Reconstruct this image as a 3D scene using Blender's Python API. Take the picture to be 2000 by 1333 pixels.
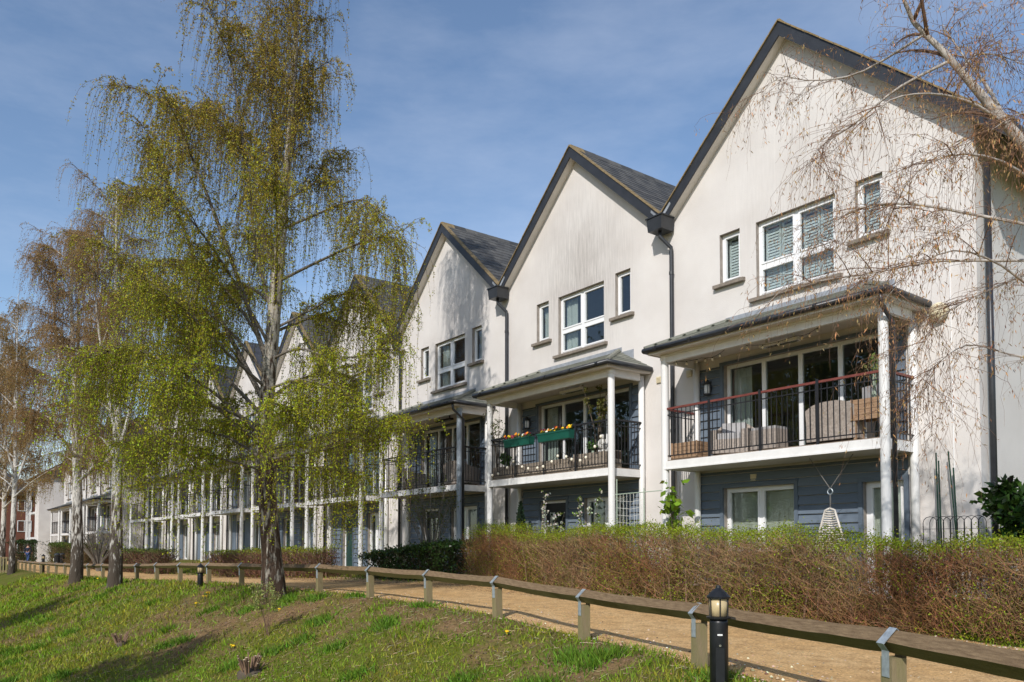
import bpy, math, random
import numpy as np
from mathutils import Vector, Matrix
R = math.radians
random.seed(7); rng = np.random.default_rng(7)
for o in list(bpy.data.objects): bpy.data.objects.remove(o)
sc = bpy.context.scene
COL = sc.collection

# ------------------------------------------------------------------ camera, sky, sun, exposure
EYE = 0.86
YAW, PITCH, FPX, SHIFT = R(52.84), R(2.3), 1561.0, 0.168
cam = bpy.data.cameras.new('camera'); camo = bpy.data.objects.new('camera', cam); COL.objects.link(camo)
camo.location = (0, 0, EYE); camo.rotation_euler = (R(90) + PITCH, 0, YAW)
cam.sensor_width = 36; cam.lens = FPX / 2000 * 36; cam.shift_y = SHIFT
cam.clip_start = 0.1; cam.clip_end = 3000
sc.camera = camo
SUN_TRAVEL = Vector((-0.55, 1.0, -0.80)).normalized()
SUN_EL = math.asin(-SUN_TRAVEL.z)
w = bpy.data.worlds.new('World'); sc.world = w; w.use_nodes = True
nt = w.node_tree; nt.nodes.clear()
wo = nt.nodes.new('ShaderNodeOutputWorld'); bg = nt.nodes.new('ShaderNodeBackground')
sky = nt.nodes.new('ShaderNodeTexSky'); sky.sky_type = 'NISHITA'; sky.sun_disc = False
sky.sun_elevation = SUN_EL; sky.sun_rotation = math.atan2(-SUN_TRAVEL.x, -SUN_TRAVEL.y)
sky.air_density = 1.0; sky.dust_density = 0.5; sky.ozone_density = 2.0
tc = nt.nodes.new('ShaderNodeTexCoord'); mp = nt.nodes.new('ShaderNodeMapping')
mp.inputs['Scale'].default_value = (1.3, 1.3, 4.2)
nz = nt.nodes.new('ShaderNodeTexNoise'); nz.inputs['Scale'].default_value = 1.9; nz.inputs['Detail'].default_value = 7
nz.inputs['Roughness'].default_value = 0.6
rp = nt.nodes.new('ShaderNodeValToRGB'); rp.color_ramp.elements[0].position = 0.42; rp.color_ramp.elements[1].position = 0.85
rp.color_ramp.elements[1].color = (0.21, 0.21, 0.21, 1)
mx = nt.nodes.new('ShaderNodeMix'); mx.data_type = 'RGBA'; mx.inputs[7].default_value = (8.0, 8.2, 8.8, 1)
L = nt.links.new
L(tc.outputs['Generated'], mp.inputs['Vector']); L(mp.outputs[0], nz.inputs['Vector']); L(nz.outputs[0], rp.inputs[0])
L(rp.outputs[0], mx.inputs[0]); L(sky.outputs[0], mx.inputs[6]); L(mx.outputs[2], bg.inputs[0]); L(bg.outputs[0], wo.inputs[0])
bg.inputs[1].default_value = 0.125
sl = bpy.data.lights.new('sun', 'SUN'); sl.energy = 3.1; sl.angle = R(0.5); sl.color = (1, 0.955, 0.90)
so = bpy.data.objects.new('sun', sl); COL.objects.link(so); so.rotation_euler = SUN_TRAVEL.to_track_quat('-Z', 'Y').to_euler()
so.location = (5, -20, 30)
sc.view_settings.view_transform = 'Standard'; sc.view_settings.look = 'None'; sc.view_settings.exposure = 0.36; sc.view_settings.gamma = 1
sc.render.resolution_x = 1024; sc.render.resolution_y = 682
sc.render.engine = 'CYCLES'
sc.cycles.transparent_max_bounces = 24

# ------------------------------------------------------------------ kit
MATS = {}
def newmat(name):
    m = bpy.data.materials.new(name); m.use_nodes = True
    n = m.node_tree; b = n.nodes['Principled BSDF']; MATS[name] = m
    return m, n, b
def mat(name, col, rough=0.6, var=0.0, scale=5.0, bump=0.0, bscale=60.0, col2=None, metal=0.0, stretch=(1, 1, 1), spec=0.4):
    m, n, b = newmat(name)
    b.inputs['Roughness'].default_value = rough; b.inputs['Metallic'].default_value = metal
    b.inputs['Specular IOR Level'].default_value = spec
    b.inputs['Base Color'].default_value = (*col, 1)
    l = n.links.new
    t = n.nodes.new('ShaderNodeTexCoord'); mpn = n.nodes.new('ShaderNodeMapping'); mpn.inputs['Scale'].default_value = stretch
    l(t.outputs['Object'], mpn.inputs[0])
    if var > 0 or col2:
        x = n.nodes.new('ShaderNodeTexNoise'); x.inputs['Scale'].default_value = scale; x.inputs['Detail'].default_value = 6
        x.inputs['Roughness'].default_value = 0.65
        l(mpn.outputs[0], x.inputs[0])
        r = n.nodes.new('ShaderNodeValToRGB'); r.color_ramp.elements[0].position = 0.33; r.color_ramp.elements[1].position = 0.68
        c2 = col2 if col2 else tuple(c * (1 + var) for c in col)
        c1 = col if col2 else tuple(c * (1 - var) for c in col)
        r.color_ramp.elements[0].color = (*c1, 1); r.color_ramp.elements[1].color = (*c2, 1)
        l(x.outputs[0], r.inputs[0]); l(r.outputs[0], b.inputs['Base Color'])
    if bump > 0:
        y = n.nodes.new('ShaderNodeTexNoise'); y.inputs['Scale'].default_value = bscale; y.inputs['Detail'].default_value = 4
        l(mpn.outputs[0], y.inputs[0])
        bn = n.nodes.new('ShaderNodeBump'); bn.inputs['Strength'].default_value = bump; bn.inputs['Distance'].default_value = 0.01
        l(y.outputs[0], bn.inputs['Height']); l(bn.outputs[0], b.inputs['Normal'])
    return m
def leafmat(name, trans=0.3, rough=0.55):
    m, n, b = newmat(name); l = n.links.new
    a = n.nodes.new('ShaderNodeAttribute'); a.attribute_name = 'Col'
    b.inputs['Roughness'].default_value = rough; b.inputs['Specular IOR Level'].default_value = 0.25
    tr = n.nodes.new('ShaderNodeBsdfTranslucent'); ms = n.nodes.new('ShaderNodeMixShader'); ms.inputs[0].default_value = trans
    l(a.outputs['Color'], b.inputs['Base Color']); l(a.outputs['Color'], tr.inputs[0])
    l(b.outputs[0], ms.inputs[1]); l(tr.outputs[0], ms.inputs[2]); l(ms.outputs[0], n.nodes['Material Output'].inputs[0])
    return m

class MB:
    def __init__(s): s.v = []; s.f = []
    def add(s, vs, fs):
        k = len(s.v); s.v += [tuple(p) for p in vs]; s.f += [tuple(i + k for i in f) for f in fs]; return s
    def box(s, x0, x1, y0, y1, z0, z1):
        return s.add([(x0,y0,z0),(x1,y0,z0),(x1,y1,z0),(x0,y1,z0),(x0,y0,z1),(x1,y0,z1),(x1,y1,z1),(x0,y1,z1)],
                     [(0,3,2,1),(4,5,6,7),(0,1,5,4),(1,2,6,5),(2,3,7,6),(3,0,4,7)])
    def hexa(s, p):   # 8 points: bottom ring, top ring
        return s.add(p, [(0,3,2,1),(4,5,6,7),(0,1,5,4),(1,2,6,5),(2,3,7,6),(3,0,4,7)])
    def quad(s, a, b, c, d): return s.add([a,b,c,d], [(0,1,2,3)])
    def bar(s, a, b, w, h, up=(0,0,1)):
        a = Vector(a); b = Vector(b); d = (b - a).normalized(); u = Vector(up)
        if abs(d.dot(u)) > .98: u = Vector((0, 1, 0))
        x = d.cross(u).normalized() * w / 2; z = x.cross(d).normalized() * h / 2
        return s.hexa([a-x-z, a+x-z, b+x-z, b-x-z, a-x+z, a+x+z, b+x+z, b-x+z])
    def tube(s, pts, r, n=8, cap=True):
        pts = [Vector(p) for p in pts]
        if not hasattr(r, '__len__'): r = [r] * len(pts)
        k = len(s.v); ref = None
        for i, p in enumerate(pts):
            d = (pts[min(i+1, len(pts)-1)] - pts[max(i-1, 0)]).normalized()
            if ref is None: ref = d.orthogonal().normalized()
            ref = (ref - d * ref.dot(d))
            if ref.length < 1e-5: ref = d.orthogonal()
            ref.normalize()
            e = d.cross(ref)
            for j in range(n):
                a = 2 * math.pi * j / n
                s.v.append(tuple(p + (ref * math.cos(a) + e * math.sin(a)) * r[i]))
        for i in range(len(pts) - 1):
            for j in range(n):
                j2 = (j + 1) % n
                s.f.append((k+i*n+j, k+i*n+j2, k+(i+1)*n+j2, k+(i+1)*n+j))
        if cap:
            s.f.append(tuple(k + j for j in reversed(range(n)))); e = k + (len(pts) - 1) * n
            s.f.append(tuple(e + j for j in range(n)))
        return s
    def lathe(s, prof, c=(0,0,0), n=12):
        k = len(s.v)
        for r, z in prof:
            for j in range(n):
                a = 2 * math.pi * j / n
                s.v.append((c[0] + r * math.cos(a), c[1] + r * math.sin(a), c[2] + z))
        for i in range(len(prof) - 1):
            for j in range(n):
                j2 = (j + 1) % n
                s.f.append((k+i*n+j, k+i*n+j2, k+(i+1)*n+j2, k+(i+1)*n+j))
        s.f.append(tuple(k + j for j in reversed(range(n)))); e = k + (len(prof) - 1) * n
        s.f.append(tuple(e + j for j in range(n)))
        return s
    def ball(s, c, r, n=8, sz=1.0):
        prof = [(max(r * math.sin(math.pi * i / n), 1e-4), -r * sz * math.cos(math.pi * i / n)) for i in range(n + 1)]
        return s.lathe(prof, c, n + 2)
    def mesh(s, name, m, smooth=False):
        me = bpy.data.meshes.new(name); me.from_pydata(s.v, [], s.f); me.materials.append(MATS[m])
        if smooth: me.shade_smooth()
        return me
    def build(s, name, m, parent=None, smooth=False, loc=None):
        return inst(name, s.mesh(name, m, smooth), parent, loc)
def inst(name, me, parent=None, loc=None, rot=None, scale=None):
    o = bpy.data.objects.new(name, me); COL.objects.link(o)
    if parent: o.parent = parent
    if loc is not None: o.location = loc
    if rot is not None: o.rotation_euler = rot
    if scale is not None: o.scale = scale
    return o
def empty(name, loc=(0,0,0), label=None, cat=None, group=None, rz=0, parent=None):
    o = bpy.data.objects.new(name, None); COL.objects.link(o); o.location = loc; o.rotation_euler = (0, 0, rz)
    o.empty_display_size = .1
    if parent: o.parent = parent
    return tag(o, label, cat, group)
def tag(o, label=None, cat=None, group=None, kind=None):
    if label: o['label'] = label
    if cat: o['category'] = cat
    if group: o['group'] = group
    if kind: o['kind'] = kind
    return o
def copy_tree(o, parent=None, kids=None):
    if kids is None:
        kids = {}
        for q in COL.objects:
            if q.parent: kids.setdefault(q.parent, []).append(q)
    c = o.copy(); COL.objects.link(c); c.parent = parent
    for ch in kids.get(o, []): copy_tree(ch, c, kids)
    return c
BOXES = {}
def box(name, m, parent, x0, x1, y0, y1, z0, z1, cat=None):      # box as a part; alike boxes share one mesh
    k = (m, round(x1-x0, 3), round(y1-y0, 3), round(z1-z0, 3))
    if k not in BOXES:
        BOXES[k] = MB().box(-k[1]/2, k[1]/2, -k[2]/2, k[2]/2, -k[3]/2, k[3]/2).mesh(name, m)
    return inst(name, BOXES[k], parent, ((x0+x1)/2, (y0+y1)/2, (z0+z1)/2))
def np_mesh(name, V, F, m, parent=None, cols=None, smooth=False, loc=None):
    """V (n,3), F (k,s) with s = 3 or 4, cols (k,3) one colour per face"""
    me = bpy.data.meshes.new(name); V = np.asarray(V, np.float32); F = np.asarray(F, np.int32)
    s = F.shape[1]
    me.vertices.add(len(V)); me.vertices.foreach_set('co', V.ravel())
    me.loops.add(F.size); me.loops.foreach_set('vertex_index', F.ravel())
    me.polygons.add(len(F)); me.polygons.foreach_set('loop_start', np.arange(0, F.size, s, dtype=np.int32))
    me.update(calc_edges=True)
    if cols is not None:
        a = me.color_attributes.new('Col', 'FLOAT_COLOR', 'CORNER')
        c = np.ones((len(F), s, 4), np.float32); c[:, :, :3] = np.asarray(cols)[:, None, :]
        a.data.foreach_set('color', c.ravel())
    me.materials.append(MATS[m])
    if smooth: me.shade_smooth()
    return inst(name, me, parent, loc)
def strand_arrays(P, r, n=3):
    """P (S,K,3) polylines, r (S,K) radii -> V, F of thin tubes"""
    S, K, _ = P.shape
    d = np.gradient(P, axis=1); d /= np.linalg.norm(d, axis=2, keepdims=True) + 1e-9
    ref = np.array([.37, .61, .7]); x = np.cross(d, ref); x /= np.linalg.norm(x, axis=2, keepdims=True) + 1e-9
    y = np.cross(d, x)
    V = np.empty((S, K, n, 3))
    for j in range(n):
        a = 2 * math.pi * j / n
        V[:, :, j] = P + (x * math.cos(a) + y * math.sin(a)) * r[:, :, None]
    idx = np.arange(S * K * n).reshape(S, K, n)
    F = []
    for j in range(n):
        j2 = (j + 1) % n
        F.append(np.stack([idx[:, :-1, j], idx[:, :-1, j2], idx[:, 1:, j2], idx[:, 1:, j]], -1).reshape(-1, 4))
    return V.reshape(-1, 3), np.concatenate(F)
def leaf_arrays(P, size, hang=0.5, aspect=0.62):
    """rhombic leaves at P, tips hanging down in part"""
    N = len(P)
    d = rng.normal(size=(N, 3)); d[:, 2] -= hang * 1.8; d /= np.linalg.norm(d, axis=1, keepdims=True)
    e = np.cross(d, rng.normal(size=(N, 3))); e /= np.linalg.norm(e, axis=1, keepdims=True) + 1e-9
    s = np.asarray(size).reshape(-1, 1) * np.ones((N, 1))
    V = np.stack([P, P + d * s * .45 + e * s * aspect / 2, P + d * s, P + d * s * .45 - e * s * aspect / 2], 1).reshape(-1, 3)
    return V, np.arange(4 * N).reshape(N, 4)
def jcol(base, N, var=0.25):
    b = np.asarray(base, float); b = np.broadcast_to(b, (N, 3))
    return np.clip(b * (1 + var * rng.normal(size=(N, 1))) * (1 + .1 * rng.normal(size=(N, 3))), 0.004, 1)
_h = rng.random((256, 256))
def vnoise(x, y, s=1.0):
    x = np.asarray(x, float) / s; y = np.asarray(y, float) / s
    i = np.floor(x).astype(int); j = np.floor(y).astype(int); fx = x - i; fy = y - j
    fx = fx*fx*(3-2*fx); fy = fy*fy*(3-2*fy); i0 = i % 256; i1 = (i+1) % 256; j0 = j % 256; j1 = (j+1) % 256
    return (_h[i0,j0]*(1-fx) + _h[i1,j0]*fx)*(1-fy) + (_h[i0,j1]*(1-fx) + _h[i1,j1]*fx)*fy
def fbm(x, y, s=1.0): return vnoise(x,y,s)*.5 + vnoise(x+31.7,y-12.1,s/2.1)*.27 + vnoise(x-7.9,y+55.3,s/4.3)*.15 + vnoise(x+3.3,y+9.1,s/9)*.08

# where a line of sight through photo point (px, py) meets a depth plane or the ground: used to place things at their real spot
def ray(px, py):
    d = Vector(((px - 1000) / FPX, (666.5 - py) / FPX + SHIFT * 2000 / FPX, -1))
    return (camo.rotation_euler.to_matrix() @ d)
def onY(px, py, Y):
    d = ray(px, py); t = Y / d.y; return Vector((d.x * t, Y, EYE + d.z * t))
def zp(u): return np.interp(u, [-40, 0, 5, 8, 9.8, 16, 21, 25, 31, 41, 60, 86, 300], np.array([-1.2, -1.16, -1.15, -1.14, -1.05, -1.01, -1.07, -1.12, -1.27, -1.42, -1.56, -1.66, -2.2]) + EYE)
def vf(u): return np.interp(u, [-60, 0, 2.5, 4.9, 7.4, 9.6, 12, 14, 17, 21, 26, 31, 36, 41, 50, 62, 86, 300], [-40, 4.0, 5.1, 5.95, 6.62, 6.95, 7.15, 7.2, 7.12, 6.98, 6.6, 6.35, 6.05, 5.8, 5.6, 5.9, 7.2, 18])
def gz(X, Y):
    u = -np.asarray(X, float); Y = np.asarray(Y, float)
    z = zp(u)
    s = np.maximum(vf(u) - .15 - Y, 0)
    drop = .40 * (np.sqrt(s * s + .25) - .5)
    z = z - 2.35 * np.tanh(drop / 2.35) + np.clip(s, 0, .6) * (.16 * (fbm(X, Y, 1.7) - .5) + .05 * (vnoise(X, Y, .35) - .5))
    t = np.clip((Y - 10.4) / 2.2, 0, 1); t = t * t * (3 - 2 * t)
    tgt = np.interp(u, [0, 57, 64, 300], [-.02, -.02, -.74, -.9])
    return z * (1 - t) + tgt * t
def ground(px, py, fmin=3, fmax=150):
    d = ray(px, py); h = math.hypot(d.x, d.y); prev = None
    for f in np.geomspace(fmin, fmax, 700):
        p = Vector((0, 0, EYE)) + d * (f / h)
        if p.z < gz(p.x, p.y): return Vector((p.x, p.y, float(gz(p.x, p.y))))
    return Vector((p.x, p.y, float(gz(p.x, p.y))))
def gpt(u, v): return Vector((-u, v, float(gz(-u, v))))
CR = Vector((math.cos(YAW), math.sin(YAW), 0)); CF = Vector((-math.sin(YAW), math.cos(YAW), 0))
# ------------------------------------------------------------------ materials
def randmat(name, c1, c2, rough=.6, bump=0.2, bscale=40, stretch=(1,1,1), spec=.4):
    m = mat(name, c1, rough, .18, 9, bump, bscale, stretch=stretch, spec=spec); n = m.node_tree; b = n.nodes['Principled BSDF']
    oi = n.nodes.new('ShaderNodeObjectInfo'); r = n.nodes.new('ShaderNodeValToRGB')
    r.color_ramp.elements[0].color = (*c1, 1); r.color_ramp.elements[1].color = (*c2, 1)
    n.links.new(oi.outputs['Random'], r.inputs[0])
    old = b.inputs['Base Color'].links[0].from_socket
    g = n.nodes.new('ShaderNodeMix'); g.data_type = 'RGBA'; g.blend_type = 'MULTIPLY'; g.inputs[0].default_value = .75
    s = n.nodes.new('ShaderNodeMix'); s.data_type = 'RGBA'; s.blend_type = 'DIVIDE'; s.inputs[0].default_value = 1.0
    s.inputs[7].default_value = (*c1, 1); n.links.new(old, s.inputs[6])
    n.links.new(r.outputs[0], g.inputs[6]); n.links.new(s.outputs[2], g.inputs[7]); n.links.new(g.outputs[2], b.inputs['Base Color'])
    return m
def stucco(name, stain):
    m, n, b = newmat(name); l = n.links.new; N = n.nodes.new
    b.inputs['Roughness'].default_value = .9; b.inputs['Specular IOR Level'].default_value = .2
    t = N('ShaderNodeTexCoord'); base = N('ShaderNodeTexNoise'); base.inputs['Scale'].default_value = .9; base.inputs['Detail'].default_value = 7
    l(t.outputs['Object'], base.inputs[0])
    r = N('ShaderNodeValToRGB'); r.color_ramp.elements[0].position = .3; r.color_ramp.elements[1].position = .7
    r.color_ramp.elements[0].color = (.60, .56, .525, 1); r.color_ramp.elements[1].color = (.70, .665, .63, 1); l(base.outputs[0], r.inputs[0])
    # rain streaks: noise drawn out downwards
    mp_ = N('ShaderNodeMapping'); mp_.inputs['Scale'].default_value = (14, 14, .9); l(t.outputs['Object'], mp_.inputs[0])
    st = N('ShaderNodeTexNoise'); st.inputs['Scale'].default_value = 1.6; st.inputs['Detail'].default_value = 8; st.inputs['Roughness'].default_value = .7; l(mp_.outputs[0], st.inputs[0])
    rs = N('ShaderNodeValToRGB'); rs.color_ramp.elements[0].position = .30; rs.color_ramp.elements[1].position = .75; l(st.outputs[0], rs.inputs[0])
    # the weathered patch of the gable: an uneven cloud
    cl = N('ShaderNodeTexNoise'); cl.inputs['Scale'].default_value = .55; cl.inputs['Detail'].default_value = 4; l(t.outputs['Object'], cl.inputs[0])
    ad = N('ShaderNodeVectorMath'); ad.operation = 'DISTANCE'; ad.inputs[1].default_value = (.15, 0, 7.7)
    sq = N('ShaderNodeMapping'); sq.inputs['Scale'].default_value = (1, 0, .75); sq.inputs['Location'].default_value = (0, 0, 1.92)
    l(t.outputs['Object'], sq.inputs[0]); l(sq.outputs[0], ad.inputs[0])
    mr = N('ShaderNodeMapRange'); mr.inputs[1].default_value = 2.3; mr.inputs[2].default_value = .3; mr.inputs[3].default_value = 0.0; mr.inputs[4].default_value = 1; l(ad.outputs['Value'], mr.inputs[0])
    m1 = N('ShaderNodeMath'); m1.operation = 'MULTIPLY'; l(mr.outputs[0], m1.inputs[0]); l(rs.outputs[0], m1.inputs[1])
    m2 = N('ShaderNodeMath'); m2.operation = 'MULTIPLY'; l(m1.outputs[0], m2.inputs[0]); m2.inputs[1].default_value = stain
    mxx = N('ShaderNodeMix'); mxx.data_type = 'RGBA'; mxx.inputs[7].default_value = (.17, .155, .14, 1)
    l(m2.outputs[0], mxx.inputs[0]); l(r.outputs[0], mxx.inputs[6]); l(mxx.outputs[2], b.inputs['Base Color'])
    f = N('ShaderNodeTexNoise'); f.inputs['Scale'].default_value = 45; f.inputs['Detail'].default_value = 5; l(t.outputs['Object'], f.inputs[0])
    bn = N('ShaderNodeBump'); bn.inputs['Strength'].default_value = .35; bn.inputs['Distance'].default_value = .012
    l(f.outputs[0], bn.inputs['Height']); l(bn.outputs[0], b.inputs['Normal'])
stucco('stucco', .22); stucco('stucco_stained', .8)
mat('white_paint', (.74, .73, .71), .45, .07, 3, .05, 30)
mat('upvc', (.80, .80, .80), .3, .03, 2)
mat('soffit', (.66, .62, .57), .6, .08, 2)
mat('column_paint', (.72, .71, .69), .4, .08, 2.5, .05, 20, stretch=(1,1,.3))
mat('column_grey', (.30, .34, .38), .4, .1, 3, .05, 20)
mat('barge', (.028, .030, .035), .45, .2, 4, .05, 30)
mat('gutter', (.030, .032, .036), .35, .25, 4)
mat('zinc', (.36, .38, .41), .45, .2, 5, metal=.3)
mat('stone', (.22, .185, .15), .85, .25, 9, .3, 60)
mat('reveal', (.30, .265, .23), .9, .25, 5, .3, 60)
mat('moss_mortar', (.16, .115, .05), .95, 0, 12, .5, 60, col2=(.30, .22, .12))
randmat('slate', (.05, .05, .05), (.12, .115, .105), .75, .3, 30)
mat('slate_sheet', (.05, .05, .055), .55, .3, 3, .4, 25)
randmat('canopy_tile', (.12, .125, .10), (.22, .22, .18), .7, .4, 40)
mat('canopy_sheet', (.13, .13, .11), .7, .3, 6, .3, 30)
randmat('cladding', (.115, .145, .185), (.145, .18, .225), .6, .15, 50, (.4, 1, 6), spec=.3)
mat('cladding_trim', (.11, .14, .18), .5, .1, 3)
mat('black_metal', (.018, .018, .021), .4, .2, 6)
mat('red_timber', (.17, .045, .035), .5, .3, 8, .2, 40, stretch=(1, 6, 6))
mat('deck', (.20, .15, .11), .8, .25, 6, .3, 40)
mat('room', (.28, .26, .24), .9, .1, 2)
mat('curtain', (.55, .55, .52), .9, .1, 3)
mat('blind', (.72, .68, .58), .6, .05, 2)
mat('shutter', (.78, .78, .79), .5, .03, 2)
mat('door_green', (.015, .05, .042), .35, .1, 3)
mat('door_dark', (.02, .022, .026), .35, .1, 3)
mat('chrome', (.6, .6, .62), .25, metal=1.0)
mat('brass', (.45, .33, .12), .35, metal=1.0)
mat('rattan', (.34, .29, .25), .8, .25, 25, .8, 90)
mat('cushion', (.38, .37, .37), .95, .1, 6, .2, 120)
mat('weathered_wood', (.26, .155, .09), .85, 0, 5, .4, 30, col2=(.40, .27, .17), stretch=(1, 1, 7))
mat('grey_wood', (.30, .25, .20), .9, .25, 6, .5, 30, stretch=(1, 1, 6))
mat('fence_wood', (.12, .075, .038), .85, 0, 7, .6, 40, col2=(.24, .165, .09), stretch=(1.2, 9, 9))
mat('post_wood', (.24, .18, .11), .85, 0, 3, .5, 40, col2=(.16, .16, .05), stretch=(2, 2, .5))
fw_ = MATS['fence_wood'].node_tree; fb = fw_.nodes['Principled BSDF']; old_ = fb.inputs['Base Color'].links[0].from_socket
ge = fw_.nodes.new('ShaderNodeNewGeometry'); sz_ = fw_.nodes.new('ShaderNodeSeparateXYZ'); mr_ = fw_.nodes.new('ShaderNodeMapRange'); mz_ = fw_.nodes.new('ShaderNodeMix'); mz_.data_type = 'RGBA'
mr_.inputs[1].default_value = .0; mr_.inputs[2].default_value = -.5; mr_.inputs[4].default_value = .6; mz_.inputs[7].default_value = (.12, .125, .018, 1)      # green algae on the underside
fw_.links.new(ge.outputs['Normal'], sz_.inputs[0]); fw_.links.new(sz_.outputs['Z'], mr_.inputs[0]); fw_.links.new(mr_.outputs[0], mz_.inputs[0]); fw_.links.new(old_, mz_.inputs[6]); fw_.links.new(mz_.outputs[2], fb.inputs['Base Color'])
mat('galvanised', (.42, .47, .50), .45, .25, 18, metal=.5)
mat('green_plastic', (.010, .085, .060), .45, .15, 6)
mat('terracotta', (.30, .12, .06), .8, .2, 8)
mat('white_pot', (.68, .66, .62), .6, .1, 4)
mat('soil', (.05, .035, .025), 1, .3, 20, .6, 60)
mat('bulb', (.80, .74, .60), .2, .05, 3)
mat('wire', (.03, .03, .03), .6)
mat('rope', (.16, .15, .14), .8)
mat('cream_weave', (.72, .66, .58), .8, .15, 40, .6, 120)
mat('stake_green', (.015, .05, .03), .5)
mat('net', (.35, .42, .33), .7)
mat('bollard', (.012, .013, .015), .38, .3, 6, .05, 40)
mat('lamp_lens', (.55, .43, .24), .3, .2, 8)
mat('brick_wall', (.17, .065, .042), .9, .2, 12, .3, 40)
mat('flower_yellow', (.80, .52, .01), .6, .1); mat('flower_orange', (.75, .22, .01), .6, .1); mat('flower_red', (.22, .01, .03), .6, .1)
mat('flower_white', (.75, .74, .68), .7, .08)
mat('cream_dome', (.66, .58, .40), .5, .1, 5)
mat('stone_white', (.60, .59, .56), .8, .15, 14, .4, 40)
mat('skin', (.45, .26, .19), .6); mat('navy_cloth', (.015, .018, .035), .9, .2, 8); mat('jeans', (.03, .06, .16), .9, .2, 8); mat('hair', (.05, .035, .025), .8)
mat('gold_twig', (.25, .155, .075), .9, .3, 9); mat('red_twig', (.20, .115, .075), .9, .3, 9); mat('twig', (.10, .062, .045), .9, .3, 9); mat('hedge_twig', (.20, .125, .08), .95, .3, 3); mat('grey_twig', (.17, .15, .125), .9, .3, 9)
mat('cut_wood', (.42, .33, .22), .9, .25, 18)
mat('road', (.16, .16, .16), .9, .1, 4)
leafmat('leaf', .42); leafmat('blade', .25, .6); leafmat('catkin', .1, .8); leafmat('glossy_leaf', .15, .3)
def glassmat():
    m, n, b = newmat('glass'); l = n.links.new; n.nodes.remove(b)
    tr = n.nodes.new('ShaderNodeBsdfTransparent'); tr.inputs[0].default_value = (.82, .86, .85, 1)
    gl = n.nodes.new('ShaderNodeBsdfGlossy'); gl.inputs['Roughness'].default_value = .01; gl.inputs[0].default_value = (.95, .97, 1, 1)
    fr = n.nodes.new('ShaderNodeMath'); fr.operation = 'POWER'; fr.inputs[1].default_value = 4.0; lw = n.nodes.new('ShaderNodeLayerWeight'); l(lw.outputs['Facing'], fr.inputs[0])
    mu = n.nodes.new('ShaderNodeMath'); mu.operation = 'MULTIPLY_ADD'; mu.inputs[1].default_value = .85; mu.inputs[2].default_value = .06; mu.use_clamp = True
    t = n.nodes.new('ShaderNodeTexCoord'); x = n.nodes.new('ShaderNodeTexNoise'); x.inputs['Scale'].default_value = 1.4
    bn = n.nodes.new('ShaderNodeBump'); bn.inputs['Strength'].default_value = .05; bn.inputs['Distance'].default_value = .02
    l(t.outputs['Object'], x.inputs[0]); l(x.outputs[0], bn.inputs['Height']); l(bn.outputs[0], gl.inputs['Normal'])
    ms = n.nodes.new('ShaderNodeMixShader'); l(fr.outputs[0], mu.inputs[0]); l(mu.outputs[0], ms.inputs[0])
    l(tr.outputs[0], ms.inputs[1]); l(gl.outputs[0], ms.inputs[2]); l(ms.outputs[0], n.nodes['Material Output'].inputs[0])
glassmat()
def barkmat(name, white, dark, z0, z1, cut=.54):
    m, n, b = newmat(name); l = n.links.new; N = n.nodes.new
    b.inputs['Roughness'].default_value = .85; b.inputs['Specular IOR Level'].default_value = .2
    t = N('ShaderNodeTexCoord'); mp_ = N('ShaderNodeMapping'); mp_.inputs['Scale'].default_value = (2.2, 2.2, 9); l(t.outputs['Object'], mp_.inputs[0])
    a = N('ShaderNodeTexNoise'); a.inputs['Scale'].default_value = 1.6; a.inputs['Detail'].default_value = 6; a.inputs['Roughness'].default_value = .7; l(mp_.outputs[0], a.inputs[0])
    mp2 = N('ShaderNodeMapping'); mp2.inputs['Scale'].default_value = (13, 13, 2.6); l(t.outputs['Object'], mp2.inputs[0])
    f = N('ShaderNodeTexNoise'); f.inputs['Scale'].default_value = 1.0; f.inputs['Detail'].default_value = 5; f.inputs['Roughness'].default_value = .6; l(mp2.outputs[0], f.inputs[0])
    sx = N('ShaderNodeSeparateXYZ'); l(t.outputs['Object'], sx.inputs[0])
    mr = N('ShaderNodeMapRange'); mr.inputs[1].default_value = z0; mr.inputs[2].default_value = z1; mr.inputs[3].default_value = .26; mr.inputs[4].default_value = -.03; l(sx.outputs['Z'], mr.inputs[0])
    ad = N('ShaderNodeMath'); ad.operation = 'ADD'; l(f.outputs[0], ad.inputs[0]); l(mr.outputs[0], ad.inputs[1])
    mxm = N('ShaderNodeMath'); mxm.operation = 'MAXIMUM'; l(ad.outputs[0], mxm.inputs[0])
    sc_ = N('ShaderNodeMath'); sc_.operation = 'MULTIPLY_ADD'; sc_.inputs[1].default_value = 1.0; sc_.inputs[2].default_value = -.05; l(a.outputs[0], sc_.inputs[0]); l(sc_.outputs[0], mxm.inputs[1])
    r = N('ShaderNodeValToRGB'); r.color_ramp.elements[0].position = cut - .02; r.color_ramp.elements[1].position = cut + .10
    r.color_ramp.elements[0].color = (*white, 1); r.color_ramp.elements[1].color = (*dark, 1); l(mxm.outputs[0], r.inputs[0]); l(r.outputs[0], b.inputs['Base Color'])
    bn = N('ShaderNodeBump'); bn.inputs['Strength'].default_value = .9; bn.inputs['Distance'].default_value = .04; bn.invert = True
    l(mxm.outputs[0], bn.inputs['Height']); l(bn.outputs[0], b.inputs['Normal'])
barkmat('birch_bark', (.58, .55, .50), (.07, .055, .042), .1, 4.5, .555)
barkmat('old_bark', (.40, .36, .30), (.060, .038, .026), -1.5, 8.0, .55)
mat('limb_bark', (.085, .068, .052), .9, 0, 5, .5, 20, col2=(.24, .21, .175), stretch=(2, 2, 6))
mat('pale_limb', (.26, .22, .185), .9, 0, 4, .5, 20, col2=(.52, .48, .43), stretch=(2, 2, 3))
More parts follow.
